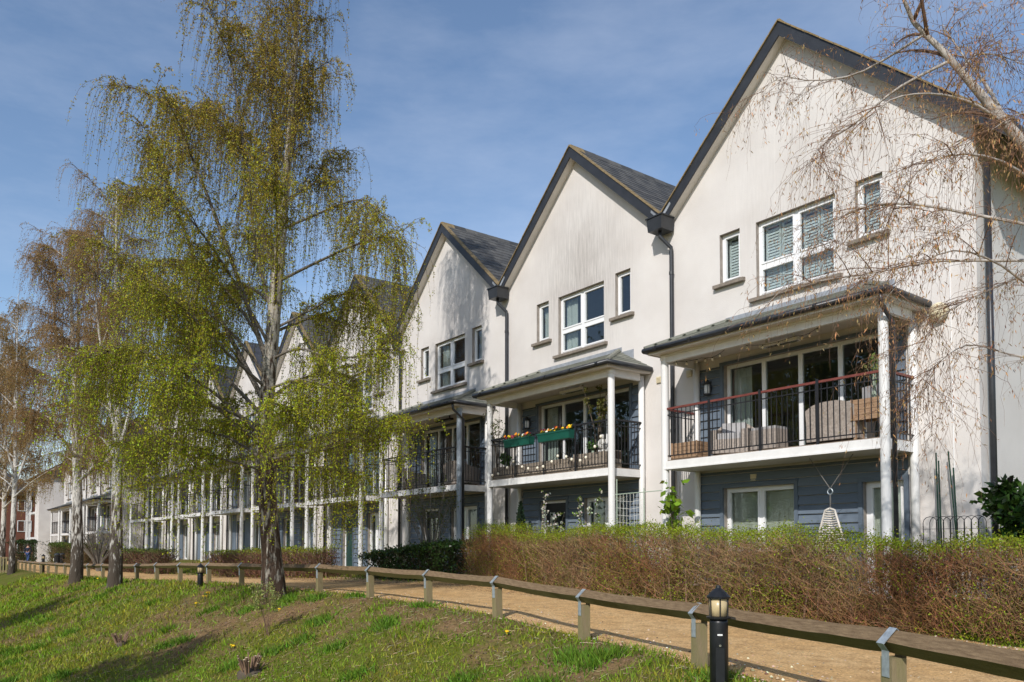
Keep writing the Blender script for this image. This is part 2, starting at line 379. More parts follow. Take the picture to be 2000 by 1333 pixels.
mat('plain_bark', (.09, .07, .05), .95, .3, 6, .6, 20)
def groundmat(name, cols, scales, bump, soil=None):
    m, n, b = newmat(name); l = n.links.new; N = n.nodes.new
    b.inputs['Roughness'].default_value = 1; b.inputs['Specular IOR Level'].default_value = .1
    t = N('ShaderNodeTexCoord')
    def nz_(s, d=6):
        x = N('ShaderNodeTexNoise'); x.inputs['Scale'].default_value = s; x.inputs['Detail'].default_value = d; x.inputs['Roughness'].default_value = .65; l(t.outputs['Object'], x.inputs[0]); return x
    a = nz_(scales[0]); c = nz_(scales[1]); g = nz_(scales[2], 3)
    r1 = N('ShaderNodeValToRGB'); r1.color_ramp.elements[0].position = .40; r1.color_ramp.elements[1].position = .60
    r1.color_ramp.elements[0].color = (*cols[0], 1); r1.color_ramp.elements[1].color = (*cols[1], 1); l(a.outputs[0], r1.inputs[0])
    r2 = N('ShaderNodeValToRGB'); r2.color_ramp.elements[0].position = .42; r2.color_ramp.elements[1].position = .66; l(c.outputs[0], r2.inputs[0])
    m1 = N('ShaderNodeMix'); m1.data_type = 'RGBA'; l(r2.outputs[0], m1.inputs[0]); l(r1.outputs[0], m1.inputs[6]); m1.inputs[7].default_value = (*cols[2], 1)
    r3 = N('ShaderNodeValToRGB'); r3.color_ramp.elements[0].color = (.6, .6, .6, 1); r3.color_ramp.elements[1].color = (1.35, 1.35, 1.35, 1)
    r3.color_ramp.elements[0].position = .3; r3.color_ramp.elements[1].position = .7; l(g.outputs[0], r3.inputs[0])
    m2 = N('ShaderNodeMix'); m2.data_type = 'RGBA'; m2.blend_type = 'MULTIPLY'; m2.inputs[0].default_value = 1; l(m1.outputs[2], m2.inputs[6]); l(r3.outputs[0], m2.inputs[7])
    l(m2.outputs[2], b.inputs['Base Color'])
    if soil:
        at_ = N('ShaderNodeAttribute'); at_.attribute_name = 'Soil'; sp = N('ShaderNodeSeparateColor'); l(at_.outputs['Color'], sp.inputs[0])
        m3 = N('ShaderNodeMix'); m3.data_type = 'RGBA'; 
        hf = nz_(11, 8); am = N('ShaderNodeMath'); am.operation = 'MULTIPLY_ADD'; am.inputs[1].default_value = 2.4; am.inputs[2].default_value = -1.2; l(hf.outputs[0], am.inputs[0])
        as_ = N('ShaderNodeMath'); as_.operation = 'ADD'; as_.use_clamp = True; l(am.outputs[0], as_.inputs[0]); l(sp.outputs[0], as_.inputs[1]); l(as_.outputs[0], m3.inputs[0])
        l(m2.outputs[2], m3.inputs[6])
        m4 = N('ShaderNodeMix'); m4.data_type = 'RGBA'; m4.blend_type = 'MULTIPLY'; m4.inputs[0].default_value = 1; m4.inputs[6].default_value = (*soil, 1); l(r3.outputs[0], m4.inputs[7]); l(m4.outputs[2], m3.inputs[7])
        l(m3.outputs[2], b.inputs['Base Color'])
    bn = N('ShaderNodeBump'); bn.inputs['Strength'].default_value = bump; bn.inputs['Distance'].default_value = .03
    l(g.outputs[0], bn.inputs['Height']); l(bn.outputs[0], b.inputs['Normal'])
groundmat('bank', ((.095, .11, .014), (.13, .11, .028), (.10, .135, .014)), (.8, 2.6, 28), .8, (.22, .14, .068))
groundmat('path_gravel', ((.63, .39, .17), (.68, .45, .22), (.47, .29, .13)), (.9, 5.0, 34), .9)

# ------------------------------------------------------------------ ground and path
def axis(*segs):
    out = []
    for a, b, s in segs: out += list(np.arange(a, b, s))
    return np.array(out)
def bare(X, Y):
    u = -np.asarray(X, float); s = vf(u) - Y
    zone = np.exp(-((u - 15.5) / 4.2) ** 2 - ((s - 1.5) / 1.3) ** 2) + .8 * np.exp(-((u - 27) / 2.2) ** 2 - ((s - 1.2) / 1.0) ** 2) + .7 * np.exp(-((u - 8.5) / 4.0) ** 2 - ((s - .4) / .5) ** 2)
    return np.clip((fbm(X, Y, 1.6) - .46) * 3.0 * -1 + (fbm(X + 40, Y - 20, .55) - .5) * -1.6 + .03 + .62 * zone, 0, 1)
us = axis((-900, -60, 60), (-60, -6, 6), (-6, 26, .16), (26, 70, .5), (70, 130, 4), (130, 1600, 90))
vs = axis((-1200, -60, 80), (-60, -10, 5), (-10, -2, .4), (-2, 8, .16), (8, 16, .5), (16, 60, 4), (60, 1500, 90))
UU, VV = np.meshgrid(us, vs, indexing='ij')
Z = gz(-UU, VV)
V = np.stack([-UU, VV, Z], -1).reshape(-1, 3); nu, nv = UU.shape
I = np.arange(nu * nv).reshape(nu, nv)
F = np.stack([I[:-1, :-1], I[:-1, 1:], I[1:, 1:], I[1:, :-1]], -1).reshape(-1, 4)
gnd = tag(np_mesh('ground', V, F, 'bank', smooth=True), kind='structure')
ca = gnd.data.color_attributes.new('Soil', 'FLOAT_COLOR', 'POINT'); cc = np.ones((len(V), 4), np.float32)
cc[:, 0] = bare(V[:, 0], V[:, 1]); ca.data.foreach_set('color', cc.ravel())
pu = axis((-8, 30, .3), (30, 100, 1.0)); rows = np.linspace(0, 1, 9)
P = []
for uu in pu:
    a = vf(uu) - .25 + .35 * (fbm(uu, 3.1, 1.1) - .5); b = np.interp(uu, [-8, 3, 8, 16, 24, 60, 100], [10.3, 10.3, 11.4, 12.0, 11.6, 10.2, 11.2]) + .35 * (fbm(uu, 9.4, 1.3) - .5)
    for t in rows:
        vv = a + (b - a) * t
        P.append((-uu, vv, gz(-uu, vv) + (.012 if 0 < t < 1 else -.03) + .02 * math.sin(t * math.pi)))
I = np.arange(len(P)).reshape(len(pu), len(rows))
F = np.stack([I[:-1, :-1], I[:-1, 1:], I[1:, 1:], I[1:, :-1]], -1).reshape(-1, 4)
tag(np_mesh('path', P, F, 'path_gravel', smooth=True), kind='structure')

# ------------------------------------------------------------------ houses
HW, WALL_Y, SLOPE, ZV = 3.13, 13.8, .915, 8.12
DEPTH = 9.0
def window(root, x0, x1, z0, z1, cols, rows_, fill=None, yr=.10, fw=.06, sill=True, light=True, name='window', split=None):
    """opening x0..x1, z0..z1 set back yr behind the wall face; parts under an empty called window"""
    wdw = empty(name, ((x0 + x1) / 2, yr, z0), parent=root); W2 = (x1 - x0) / 2; H = z1 - z0
    m = MB(); m.box(-W2, -W2+fw, 0, .07, 0, H); m.box(W2-fw, W2, 0, .07, 0, H); m.box(-W2+fw, W2-fw, 0, .07, 0, fw); m.box(-W2+fw, W2-fw, 0, .07, H-fw, H)
    m.build('frame', 'upvc', wdw)
    xs = [-W2 + fw + (2 * W2 - 2 * fw) * i / cols for i in range(cols + 1)]
    zs = [fw, H - fw] if rows_ == 1 else [fw, fw + (H - 2 * fw) * (split or .42), H - fw]
    for x in xs[1:-1]: box('mullion', 'upvc', wdw, x-.045, x+.045, .004, .066, fw, H-fw)
    for z in zs[1:-1]:
        for i in range(cols): box('transom', 'upvc', wdw, xs[i]+(.045 if i else 0), xs[i+1]-(.045 if i < cols-1 else 0), .004, .066, z-.045, z+.045)
    for i in range(cols):
        for j in range(len(zs) - 1):
            a, b = xs[i] + (.045 if i else 0), xs[i+1] - (.045 if i < cols-1 else 0); c, d = zs[j] + (.045 if j else 0), zs[j+1] - (.045 if j < len(zs)-2 else 0)
            if light:      # opening casement profile
                m = MB(); q = .035
                m.box(a, a+q, -.012, .05, c, d); m.box(b-q, b, -.012, .05, c, d); m.box(a+q, b-q, -.012, .05, c, c+q); m.box(a+q, b-q, -.012, .05, d-q, d)
                m.build('casement', 'upvc', wdw)
            box('pane', 'glass', wdw, a, b, .030, .036, c, d)
            if fill == 'shutter':
                m = MB(); q = .045
                for (e, f_) in ((a+.02, (a+b)/2-.01), ((a+b)/2+.01, b-.02)) if b - a > .5 else ((a+.02, b-.02),):
                    m.box(e, e+q, .13, .16, c, d); m.box(f_-q, f_, .13, .16, c, d); m.box(e+q, f_-q, .13, .16, c, c+q); m.box(e+q, f_-q, .13, .16, d-q, d)
                    z = c + q + .03
                    while z < d - q - .02:
                        m.hexa([(e+q, .130, z-.026), (f_-q, .130, z-.026), (f_-q, .137, z-.029), (e+q, .137, z-.029), (e+q, .152, z+.030), (f_-q, .152, z+.030), (f_-q, .159, z+.027), (e+q, .159, z+.027)]); z += .062
                m.build('shutter', 'shutter', wdw)
            elif fill == 'blind':
                m = MB(); z = c + .02
                while z < d - .01: m.hexa([(a, .10, z-.012), (b, .10, z-.012), (b, .10, z-.010), (a, .10, z-.010), (a, .118, z+.012), (b, .118, z+.012), (b, .118, z+.014), (a, .118, z+.014)]); z += .028
                m.build('blind', 'blind', wdw)
            elif fill == 'halfblind' and j == len(zs) - 2:
                box('blind', 'blind', wdw, a, b, .11, .115, c + (d-c) * .45, d)
            elif fill == 'curtain' and i == 0:
                m = MB(); k = 9
                pts = [(a + (b-a) * .55 * t / k, .16 + .025 * math.sin(t * 2.4)) for t in range(k + 1)]
                for p, q_ in zip(pts, pts[1:]): m.quad((p[0], p[1], c), (q_[0], q_[1], c), (q_[0], q_[1], d), (p[0], p[1], d))
                m.build('curtain', 'curtain', wdw, True)
            elif fill == 'drape':
                m = MB(); k = 26
                pts = [(a + (b-a) * t / k, .16 + .02 * math.sin(t * 1.9)) for t in range(k + 1)]
                for p, q_ in zip(pts, pts[1:]): m.quad((p[0], p[1], c), (q_[0], q_[1], c), (q_[0], q_[1], d), (p[0], p[1], d))
                m.build('curtain', 'blind', wdw, True)
    if sill: MB().hexa([(-W2-.13, -yr-.10, -.10), (W2+.13, -yr-.10, -.10), (W2+.13, -.002, -.10), (-W2-.13, -.002, -.10), (-W2-.13, -yr-.10, -.03), (W2+.13, -yr-.10, -.03), (W2+.13, -.002, -.004), (-W2-.13, -.002, -.004)]).build('sill', 'stone', wdw)
    return wdw
def facade_mesh(hwl, hwr, openings, zb=-1.2, yr=.10):
    """wall with real openings, reveals and gable; returns wall MB and reveal MB"""
    m = MB(); rv = MB()
    xs = sorted({-hwl, hwr, *[o[0] for o in openings], *[o[1] for o in openings]}); zs = sorted({zb, ZV, *[o[2] for o in openings], *[o[3] for o in openings]})
    for i in range(len(xs) - 1):
        for j in range(len(zs) - 1):
            cx, cz = (xs[i]+xs[i+1])/2, (zs[j]+zs[j+1])/2
            if any(o[0] < cx < o[1] and o[2] < cz < o[3] for o in openings): continue
            m.quad((xs[i], 0, zs[j]), (xs[i+1], 0, zs[j]), (xs[i+1], 0, zs[j+1]), (xs[i], 0, zs[j+1]))
    k = 0.0
    m.add([(-hwl, 0, ZV), (hwr, 0, ZV), (hwr, 0, ZV + (HW-hwr)*SLOPE + .05) if hwr < HW else (hwr, 0, ZV+.001), (0, 0, ZV + HW*SLOPE + .05)], [(0, 1, 2, 3)])
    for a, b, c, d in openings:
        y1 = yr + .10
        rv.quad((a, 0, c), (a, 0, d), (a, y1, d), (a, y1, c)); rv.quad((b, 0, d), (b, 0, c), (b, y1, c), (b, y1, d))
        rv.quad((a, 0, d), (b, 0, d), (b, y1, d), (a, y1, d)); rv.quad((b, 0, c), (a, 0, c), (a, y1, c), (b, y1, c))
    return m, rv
SL = math.sqrt(1 + SLOPE**2)
def slate_mesh():
    L_, Wd, T = .30, .292, .010
    dx, dz = 1 / SL, -SLOPE / SL; nx, nz_ = SLOPE / SL, 1 / SL
    p = []
    for t, off in ((0, 0), (L_, .012)):
        pass
    def pt(s, y, n): return (dx * s + nx * n, y, dz * s + nz_ * n)
    return MB().hexa([pt(0, -Wd/2, .0), pt(L_, -Wd/2, .010), pt(L_, Wd/2, .010), pt(0, Wd/2, .0), pt(0, -Wd/2, T), pt(L_, -Wd/2, .010+T), pt(L_, Wd/2, .010+T), pt(0, Wd/2, T)]).mesh('slate', 'slate')
SLATE = None
TILE = {}
def house(cx, label, lod, zb=0.0, y=WALL_Y, right_end=False, hopper=True, gf='door', stained=False, fill='curtain', rail='black_metal', cols_front=('column_paint','column_paint'),
          first=True, door='door_green', group=None, left_end=False, tint_glass=False, fpipe=False):
    global SLATE
    root = empty('terraced_house', (cx, y, zb), label, 'house', group)
    hwr = HW + .33 if right_end else HW; hwl = HW
    zl = lambda x: ZV + (HW - abs(x)) * SLOPE
    s = .12
    op2 = [(-1.80+s, -1.28+s, 6.46, 7.52), (-.88+s, .88+s, 5.95, 7.50), (1.28+s, 1.80+s, 6.48, 7.56)]
    patio = (-1.6, 1.9, 2.66, 4.68)
    gfo = {'door': [(-1.4, -.42, 0.0, 2.06), (.75, 1.85, 0.0, 2.06)], 'window': [(-1.63, .07, .75, 2.06), (1.46, 2.22, 0.0, 2.02)], 'mix': [(-1.5, -.42, 0.0, 2.06), (.25, 1.75, .6, 2.06)]}[gf]
    ops = op2 + [patio] + gfo
    wm, rv = facade_mesh(hwl, hwr, ops)
    # side and back walls
    if right_end: wm.add([(hwr, 0, -1.2), (hwr, DEPTH, -1.2), (hwr, DEPTH, ZV+.02), (hwr, 0, ZV+.02)], [(0, 1, 2, 3)])
    else: wm.quad((hwr, 0.01, -1.2), (hwr, DEPTH, -1.2), (hwr, DEPTH, ZV), (hwr, 0.01, ZV))
    wm.quad((-hwl, DEPTH, -1.2), (-hwl, 0.01, -1.2), (-hwl, 0.01, ZV), (-hwl, DEPTH, ZV))
    wm.add([(hwr, DEPTH, -1.2), (-hwl, DEPTH, -1.2), (-hwl, DEPTH, ZV), (0, DEPTH, ZV + HW*SLOPE), (hwr, DEPTH, ZV)], [(0, 1, 2, 3, 4)])
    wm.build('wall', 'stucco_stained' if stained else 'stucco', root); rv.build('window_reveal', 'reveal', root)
    # rooms behind the glass
    rm = MB()
    for z0, z1 in ((.0, 2.4), (2.6, 5.2), (5.4, 7.8)):
        a, b, c, d = -hwl+.1, hwr-.1, .22, 3.6
        rm.quad((a, d, z0), (b, d, z0), (b, d, z1), (a, d, z1)); rm.quad((a, c, z0), (b, c, z0), (b, d, z0), (a, d, z0)); rm.quad((a, c, z1), (b, c, z1), (b, d, z1), (a, d, z1))
        rm.quad((a, c, z0), (a, d, z0), (a, d, z1), (a, c, z1)); rm.quad((b, c, z0), (b, d, z0), (b, d, z1), (b, c, z1))
    rm.build('room', 'room', root)
    # windows of the top floor
    if fill == 'shutter': fl = ('shutter', 'shutter', 'shutter')
    elif fill == 'bare': fl = ('curtain', 'curtain', None)
    else: fl = ('curtain', 'curtain', 'curtain')
    lt = lod >= 2
    window(root, *op2[0], 1, 1, fl[0], light=lt); window(root, *op2[1], 2, 2, fl[1], light=lt, split=.40); window(root, *op2[2], 1, 1, fl[2], light=lt)
    window(root, *patio, 4 if lod > 0 else 3, 1, 'curtain', sill=False, fw=.07, light=False, name='patio_door')
    # roof
    ov, zr = .25, .10
    rf = empty('roof', (0, 0, 0), parent=root)
    ext_r = (hwr + .72) if right_end else HW
    dep0 = -ov + .03
    for sgn in (1, -1):
        e = ext_r if sgn > 0 else (HW + .35 if left_end else HW)
        m = MB(); za, ze = zl(0), ZV + (HW - e) * SLOPE
        m.hexa([(0, dep0, za+.10), (sgn*e, dep0, ze+.10), (sgn*e, DEPTH, ze+.10), (0, DEPTH, za+.10), (0, dep0, za+.26), (sgn*e, dep0, ze+.26), (sgn*e, DEPTH, ze+.26), (0, DEPTH, za+.26)][:] if sgn > 0 else
               [(sgn*e, dep0, ze+.10), (0, dep0, za+.10), (0, DEPTH, za+.10), (sgn*e, DEPTH, ze+.10), (sgn*e, dep0, ze+.26), (0, dep0, za+.26), (0, DEPTH, za+.26), (sgn*e, DEPTH, ze+.26)])
        m.build('roof_slope', 'slate_sheet', rf)
        # barge board and soffit along the gable
        b = MB(); b.hexa([(0, -ov, za-.02), (sgn*e, -ov, ze-.02), (sgn*e, -ov+.028, ze-.02), (0, -ov+.028, za-.02), (0, -ov, za+.27), (sgn*e, -ov, ze+.27), (sgn*e, -ov+.028, ze+.27), (0, -ov+.028, za+.27)])
        b.build('barge_board', 'barge', rf)
        q = MB(); q.hexa([(0, -ov+.03, za+.0), (sgn*e, -ov+.03, ze+.0), (sgn*e, .002, ze+.0), (0, .002, za+.0), (0, -ov+.03, za+.02), (sgn*e, -ov+.03, ze+.02), (sgn*e, .002, ze+.02), (0, .002, za+.02)])
        q.build('soffit', 'soffit', rf)
        v_ = MB(); n_ = 14
        for i in range(n_):   # verge tiles and mortar bed, a little uneven
            t0, t1 = i / n_, (i + 1) / n_ - .004; j = .008 * random.random()
            xa, xb = sgn * e * t0, sgn * e * t1; z0_, z1_ = za + (ze-za) * t0 + .272 + j, za + (ze-za) * t1 + .272 + j
            v_.hexa([(xa, -ov-.03, z0_), (xb, -ov-.03, z1_), (xb, -ov+.13, z1_), (xa, -ov+.13, z0_), (xa, -ov-.03, z0_+.035), (xb, -ov-.03, z1_+.035), (xb, -ov+.13, z1_+.035), (xa, -ov+.13, z0_+.035)])
        v_.build('verge', 'moss_mortar', rf)
    nr = int(DEPTH / .45)
    for i in range(nr):
        MB.build(MB().hexa([(-.13, dep0-.02+i*.45, zl(0)+.17), (.13, dep0-.02+i*.45, zl(0)+.17), (.13, dep0+.42+i*.45, zl(0)+.17), (-.13, dep0+.42+i*.45, zl(0)+.17), (-.02, dep0-.02+i*.45, zl(0)+.325), (.02, dep0-.02+i*.45, zl(0)+.325), (.02, dep0+.42+i*.45, zl(0)+.33), (-.02, dep0+.42+i*.45, zl(0)+.33)]), 'ridge_tile', 'slate' if i else 'moss_mortar', rf) if lod >= 1 and i < 14 else None
    if lod >= 1 and not right_end:
        if SLATE is None: SLATE = slate_mesh()
        course = .245; n_c = int(HW * SL / course); per = 300 // n_c; n_d = int((DEPTH + ov) / .30)
        rest = MB(); base = [v.co.copy() for v in SLATE.vertices]; fc = [tuple(p.vertices) for p in SLATE.polygons]
        for c in range(n_c):
            sd = c * course
            for d in range(n_d):
                yy = -ov + .18 + d * .30 + (.15 if c % 2 else 0)
                loc = Vector((sd / SL + .27*0, yy, zl(0) + .262 - sd * SLOPE / SL + .004 * random.random()))
                if d < per and lod >= 2 or (lod == 1 and d < 0): inst('slate', SLATE, rf, loc)
                else: rest.add([v + loc for v in base], fc)
        tag(rest.build('slates', 'slate', rf), kind='stuff')
    # valley hopper, downpipe
    if hopper:
        rw = empty('rainwater_pipe', (0, 0, 0), parent=root)
        x = -HW
        m = MB(); m.hexa([(x-.20, -.46, ZV-.13), (x+.20, -.46, ZV-.13), (x+.20, -.06, ZV-.13), (x-.20, -.06, ZV-.13), (x-.23, -.48, ZV+.16), (x+.23, -.48, ZV+.16), (x+.23, -.06, ZV+.16), (x-.23, -.06, ZV+.16)])
        m.box(x-.25, x+.25, -.50, -.06, ZV+.162, ZV+.19); m.build('hopper', 'gutter', rw)
        px_ = x + .16
        MB().tube([(x+.02, -.30, ZV-.12), (x+.02, -.30, ZV-.25), (px_, -.085, ZV-.50), (px_, -.085, ZV-.60), (px_, -.085, 3.0), (px_, -.085, -.05)], .045, 10).build('downpipe', 'gutter', rw, True)
        for z in (7.0, 5.2, 3.4, 1.6): MB().lathe([(.055, 0), (.055, .07)], (px_, -.085, z), 10).build('pipe_clip', 'gutter', rw)
        for sg in (-1, 1):
            MB().hexa([(x+sg*.08, -.26, ZV+.20), (x+sg*.30, -.26, ZV+.42), (x+sg*.30, .1, ZV+.42), (x+sg*.08, .1, ZV+.20), (x+sg*.06, -.27, ZV+.26), (x+sg*.28, -.27, ZV+.47), (x+sg*.28, .1, ZV+.47), (x+sg*.06, .1, ZV+.26)]).build('valley_flashing', 'zinc', rw)
    # cladding boards on ground floor and beside the patio door
    cl = empty('cladding', (0, 0, 0), parent=root)
    def boards(x0, x1, z0, z1, holes):
        z = z0; pitch = .18
        while z < z1 - .03:
            zt = min(z + pitch - .010, z1); xs_ = [(x0, x1)]
            for h in holes:
                if h[2] - .02 < (z+zt)/2 < h[3] + .06:
                    nx_ = []
                    for a, b in xs_:
                        if h[1]+.08 <= a or h[0]-.08 >= b: nx_.append((a, b)); continue
                        if a < h[0]-.08: nx_.append((a, h[0]-.08))
                        if b > h[1]+.08: nx_.append((h[1]+.08, b))
                    xs_ = nx_
            pcs = [(a, b, z, zt) for a, b in xs_ if b - a > .04]
            for h in holes:
                t_ = h[3] + .063
                if h[2] - .02 < (z+zt)/2 < h[3] + .06 and zt > t_ + .015: pcs.append((h[0]-.079, h[1]+.079, t_, zt))
            z_ = z
            for a, b, z, zt in pcs:
                if True:
                    k = ('board', round(b-a, 2), round(zt-z, 3))
                    if k not in BOXES:
                        w_ = (b-a)/2; h_ = zt - z
                        BOXES[k] = MB().hexa([(-w_, -.048, 0), (w_, -.048, 0), (w_, -.004, 0), (-w_, -.004, 0), (-w_, -.010, h_), (w_, -.010, h_), (w_, -.004, h_), (-w_, -.004, h_)]).mesh('board', 'cladding')
                    inst('board', BOXES[k], cl, ((a+b)/2, 0, z))
            z = z_ + pitch
    if lod >= 1:
        boards(-2.28, 2.28, 0.02, 2.42, gfo); boards(-2.28, 2.28, 2.66, 4.68, [patio])
    else:
        box('cladding_panel', 'cladding', cl, -2.28, -1.7, -.03, -.004, .02, 4.68); box('cladding_panel', 'cladding', cl, 2.0, 2.28, -.03, -.004, .02, 4.68); box('cladding_panel', 'cladding', cl, -.30, .65, -.03, -.004, .02, 2.42)
    for a, b, c, d in [patio] + gfo:
        m = MB(); m.box(a-.08, a, -.055, -.003, c, d+.06); m.box(b, b+.08, -.055, -.003, c, d+.06); m.box(a, b, -.055, -.003, d, d+.06); m.build('trim', 'cladding_trim', cl)
    # ground floor openings
    for k, (a, b, c, d) in enumerate(gfo):
        if gf == 'window' and k == 0: window(root, a, b, c, d, 2, 1, 'blind', sill=True, light=lt)
        elif gf == 'mix' and k == 1: window(root, a, b, c, d, 2, 1, 'curtain', sill=True, light=lt)
        elif gf == 'window' and k == 1: window(root, a, b, c, d, 1, 1, 'halfblind', sill=False, fw=.09, light=lt, name='glazed_door')
        elif gf == 'door' and k == 1: window(root, a, b, c, d, 2, 1, 'drape', sill=False, fw=.07, light=lt, name='glazed_door')
        else:
            dr = empty('front_door', ((a+b)/2, .1, c), parent=root); W2 = (b-a)/2; H = d - c
            m = MB(); m.box(-W2, -W2+.07, 0, .07, 0, H); m.box(W2-.07, W2, 0, .07, 0, H); m.box(-W2+.07, W2-.07, 0, .07, H-.07, H); m.build('door_frame', 'upvc', dr)
            m = MB(); m.box(-W2+.072, W2-.072, .02, .06, .01, H-.072)
            for sx in (-1, 1):
                m.box(sx*.19-.12, sx*.19+.12, .008, .02, .25, .85); 
            m.build('door_leaf', door, dr)
            for sx in (-1, 1): box('pane', 'glass', dr, sx*.19-.10, sx*.19+.10, .010, .019, 1.05, 1.75)
            MB().tube([(-.05, .0, 1.30), (-.05, -.03, 1.36), (.05, -.03, 1.36), (.05, .0, 1.30)], .012, 6).build('knocker', 'chrome', dr)
            MB().tube([(W2-.16, .0, 1.0), (W2-.16, -.05, 1.0), (W2-.26, -.05, 1.0)], .011, 6).build('handle', 'chrome', dr)
    # balcony
    bo = .09 if right_end and zb == 0 else 0
    bal = empty('balcony', (bo, 0, 0), parent=root); BX, BY = 2.37, -1.1
    box('deck', 'deck', bal, -BX+.02, BX-.02, BY-.02, -.002, 2.60, 2.635)
    box('fascia', 'white_paint', bal, -BX, BX, BY-.06, BY-.03, 2.44, 2.615); box('fascia', 'white_paint', bal, BX-.03, BX, BY-.028, -.004, 2.44, 2.615); box('fascia', 'white_paint', bal, -BX, -BX+.03, BY-.028, -.004, 2.44, 2.615)
    box('fascia_lip', 'white_paint', bal, -BX-.01, BX+.01, BY-.075, BY-.062, 2.44, 2.47); box('underside', 'soffit', bal, -BX+.032, BX-.032, BY-.028, -.006, 2.455, 2.475)
    n_b = 42 if lod >= 1 else 20
    zt = 3.72
    for nm, z, h, wd, mt in (('top_rail', zt, .04, .06, rail), ('upper_rail', zt-.13, .018, .03, 'black_metal'), ('bottom_rail', 2.73, .02, .03, 'black_metal')):
        box(nm, mt, bal, -BX+.07, BX-.07, BY-wd/2, BY+wd/2, z-h/2, z+h/2)
        for sx in (-1, 1): box(nm, mt, bal, sx*BX-wd/2, sx*BX+wd/2, BY+.09, -.15, z-h/2, z+h/2)
    for i in range(1, n_b):
        x = -BX + 2 * BX * i / n_b
        if any(abs(x - q) < .05 for q in (-BX/2, 0, BX/2)): continue
        box('baluster', 'black_metal', bal, x-.0065, x+.0065, BY-.0065, BY+.0065, 2.74, zt-.021)
    for i in range(1, 9 if lod >= 1 else 5):
        for sx in (-1, 1):
            yv = BY + (1.1 - .15) * i / (9 if lod >= 1 else 5); box('baluster', 'black_metal', bal, sx*BX-.0065, sx*BX+.0065, yv-.0065, yv+.0065, 2.74, zt-.021)
    for q in (-BX/2, 0, BX/2): box('railing_post', 'black_metal', bal, q-.026, q+.026, BY-.047, BY-.033, 2.50, zt+.05)
    for sx, cm in ((-1, cols_front[0]), (1, cols_front[1])):
        MB().lathe([(.105, -.9), (.105, .02), (.08, .05), (.08, 4.75), (.095, 4.77), (.095, 4.83)], (sx*BX, BY, 0), 18).build('column', cm, bal, False)
        MB().lathe([(.07, -.9), (.07, 4.83)], (sx*(BX-.02), -.10, 0), 14).build('wall_column', 'column_paint', bal, True)
    # canopy roof over the balcony
    cn = empty('canopy', (bo, 0, 0), parent=root); GX, GY, GZ, TZ = 2.62, -1.45, 4.98, 5.58; hx = GX + GY + .35
    MB().add([(-GX, GY, GZ), (GX, GY, GZ), (GX, -.003, GZ), (-GX, -.003, GZ), (-hx, -.003, TZ), (hx, -.003, TZ)], [(0, 1, 5, 4), (1, 2, 5), (3, 0, 4), (0, 3, 2, 1), (2, 3, 4, 5)]).build('canopy_slope', 'canopy_sheet', cn)
    box('ceiling', 'soffit', cn, -GX+.10, GX-.10, GY+.10, -.004, 4.87, 4.90)
    box('beam', 'white_paint', cn, -BX-.06, BX+.06, BY-.07, BY+.07, 4.70+.13, 4.869)
    box('beam', 'white_paint', cn, -BX, BX, BY-.04, BY+.04, 4.68+.02, 4.829); 
    for sx in (-1, 1): box('side_beam', 'white_paint', cn, sx*BX-.04, sx*BX+.04, BY+.042, -.2, 4.70, 4.868)
    m = MB(); m.box(-GX+.05, GX-.05, GY+.05, GY+.075, 4.86, 4.975); m.box(GX-.075, GX-.05, GY+.076, -.005, 4.86, 4.975); m.box(-GX+.05, -GX+.075, GY+.076, -.005, 4.86, 4.975); m.build('fascia', 'soffit', cn)
    g = MB(); g.tube([(-GX, -.05, 4.955), (-GX-.02, GY, 4.955), (GX+.02, GY, 4.955), (GX, -.05, 4.955)], .058, 10); g.build('gutter', 'gutter', cn, True)
    for i in range(6): MB().tube([(-GX+.3+i*.92, GY-.045, 4.955), (-GX+.36+i*.92, GY-.045, 4.955)], .045, 8).build('gutter_bracket', 'gutter', cn) if lod >= 1 else None
    if fpipe: MB().tube([(GX-.12, GY+.02, 4.93), (GX-.12, GY+.05, 4.75), (BX+.13, BY+.05, 4.5), (BX+.13, BY+.05, -.1)], .038, 10).build('downpipe', 'gutter', cn, True)
    # canopy tiles: front slope and the two hips
    sl_ = math.hypot(GY, TZ - GZ); nc = 6; co = sl_ / nc
    if lod >= 1:
        sn = (TZ - GZ) / sl_; cs = -GY / sl_
        def tmesh(key, w_):
            if key not in TILE:
                def p_(s_, x_, n_): return (x_, s_ * cs - n_ * sn, s_ * sn + n_ * cs)
                l_ = co + .04
                TILE[key] = MB().hexa([p_(0, -w_/2, .012), p_(0, w_/2, .012), p_(l_, w_/2, .004), p_(l_, -w_/2, .004), p_(0, -w_/2, .028), p_(0, w_/2, .028), p_(l_, w_/2, .016), p_(l_, -w_/2, .016)]).mesh('canopy_tile', 'canopy_tile')
            return TILE[key]
        rest = MB()
        for r_ in range(nc):
            hw_ = GX + (hx - GX) * (r_ + .45) / nc; cnt = max(3, round(2 * hw_ / .3)); w_ = 2 * hw_ / cnt
            for i in range(cnt):
                me = tmesh(('f', r_, cnt), w_ - .006); loc = Vector((-hw_ + w_ * (i + .5), GY + co * r_ * cs, GZ + co * r_ * sn))
                inst('canopy_tile', me, cn, loc)
            hs = -GY * (1 - (r_ + .45) / nc)
            cnt = max(1, round(hs / .3)); w_ = hs / cnt
            for sx in (-1, 1):
                for i in range(cnt):
                    me = tmesh(('h', r_), w_ - .006)
                    o = inst('canopy_tile', me, cn, (sx * (GX - (GX - hx) * r_ / nc), -w_ * (i + .5), GZ + (TZ - GZ) * r_ / nc)); o.rotation_euler = (0, 0, R(90) * sx)
                    o.scale = (1, (GX - hx) / -GY, 1)
        for sx in (-1, 1):
            MB().tube([(sx*GX, GY, GZ+.02), (sx*hx, -.01, TZ+.03)], .055, 8).build('hip_tile', 'canopy_tile', cn)
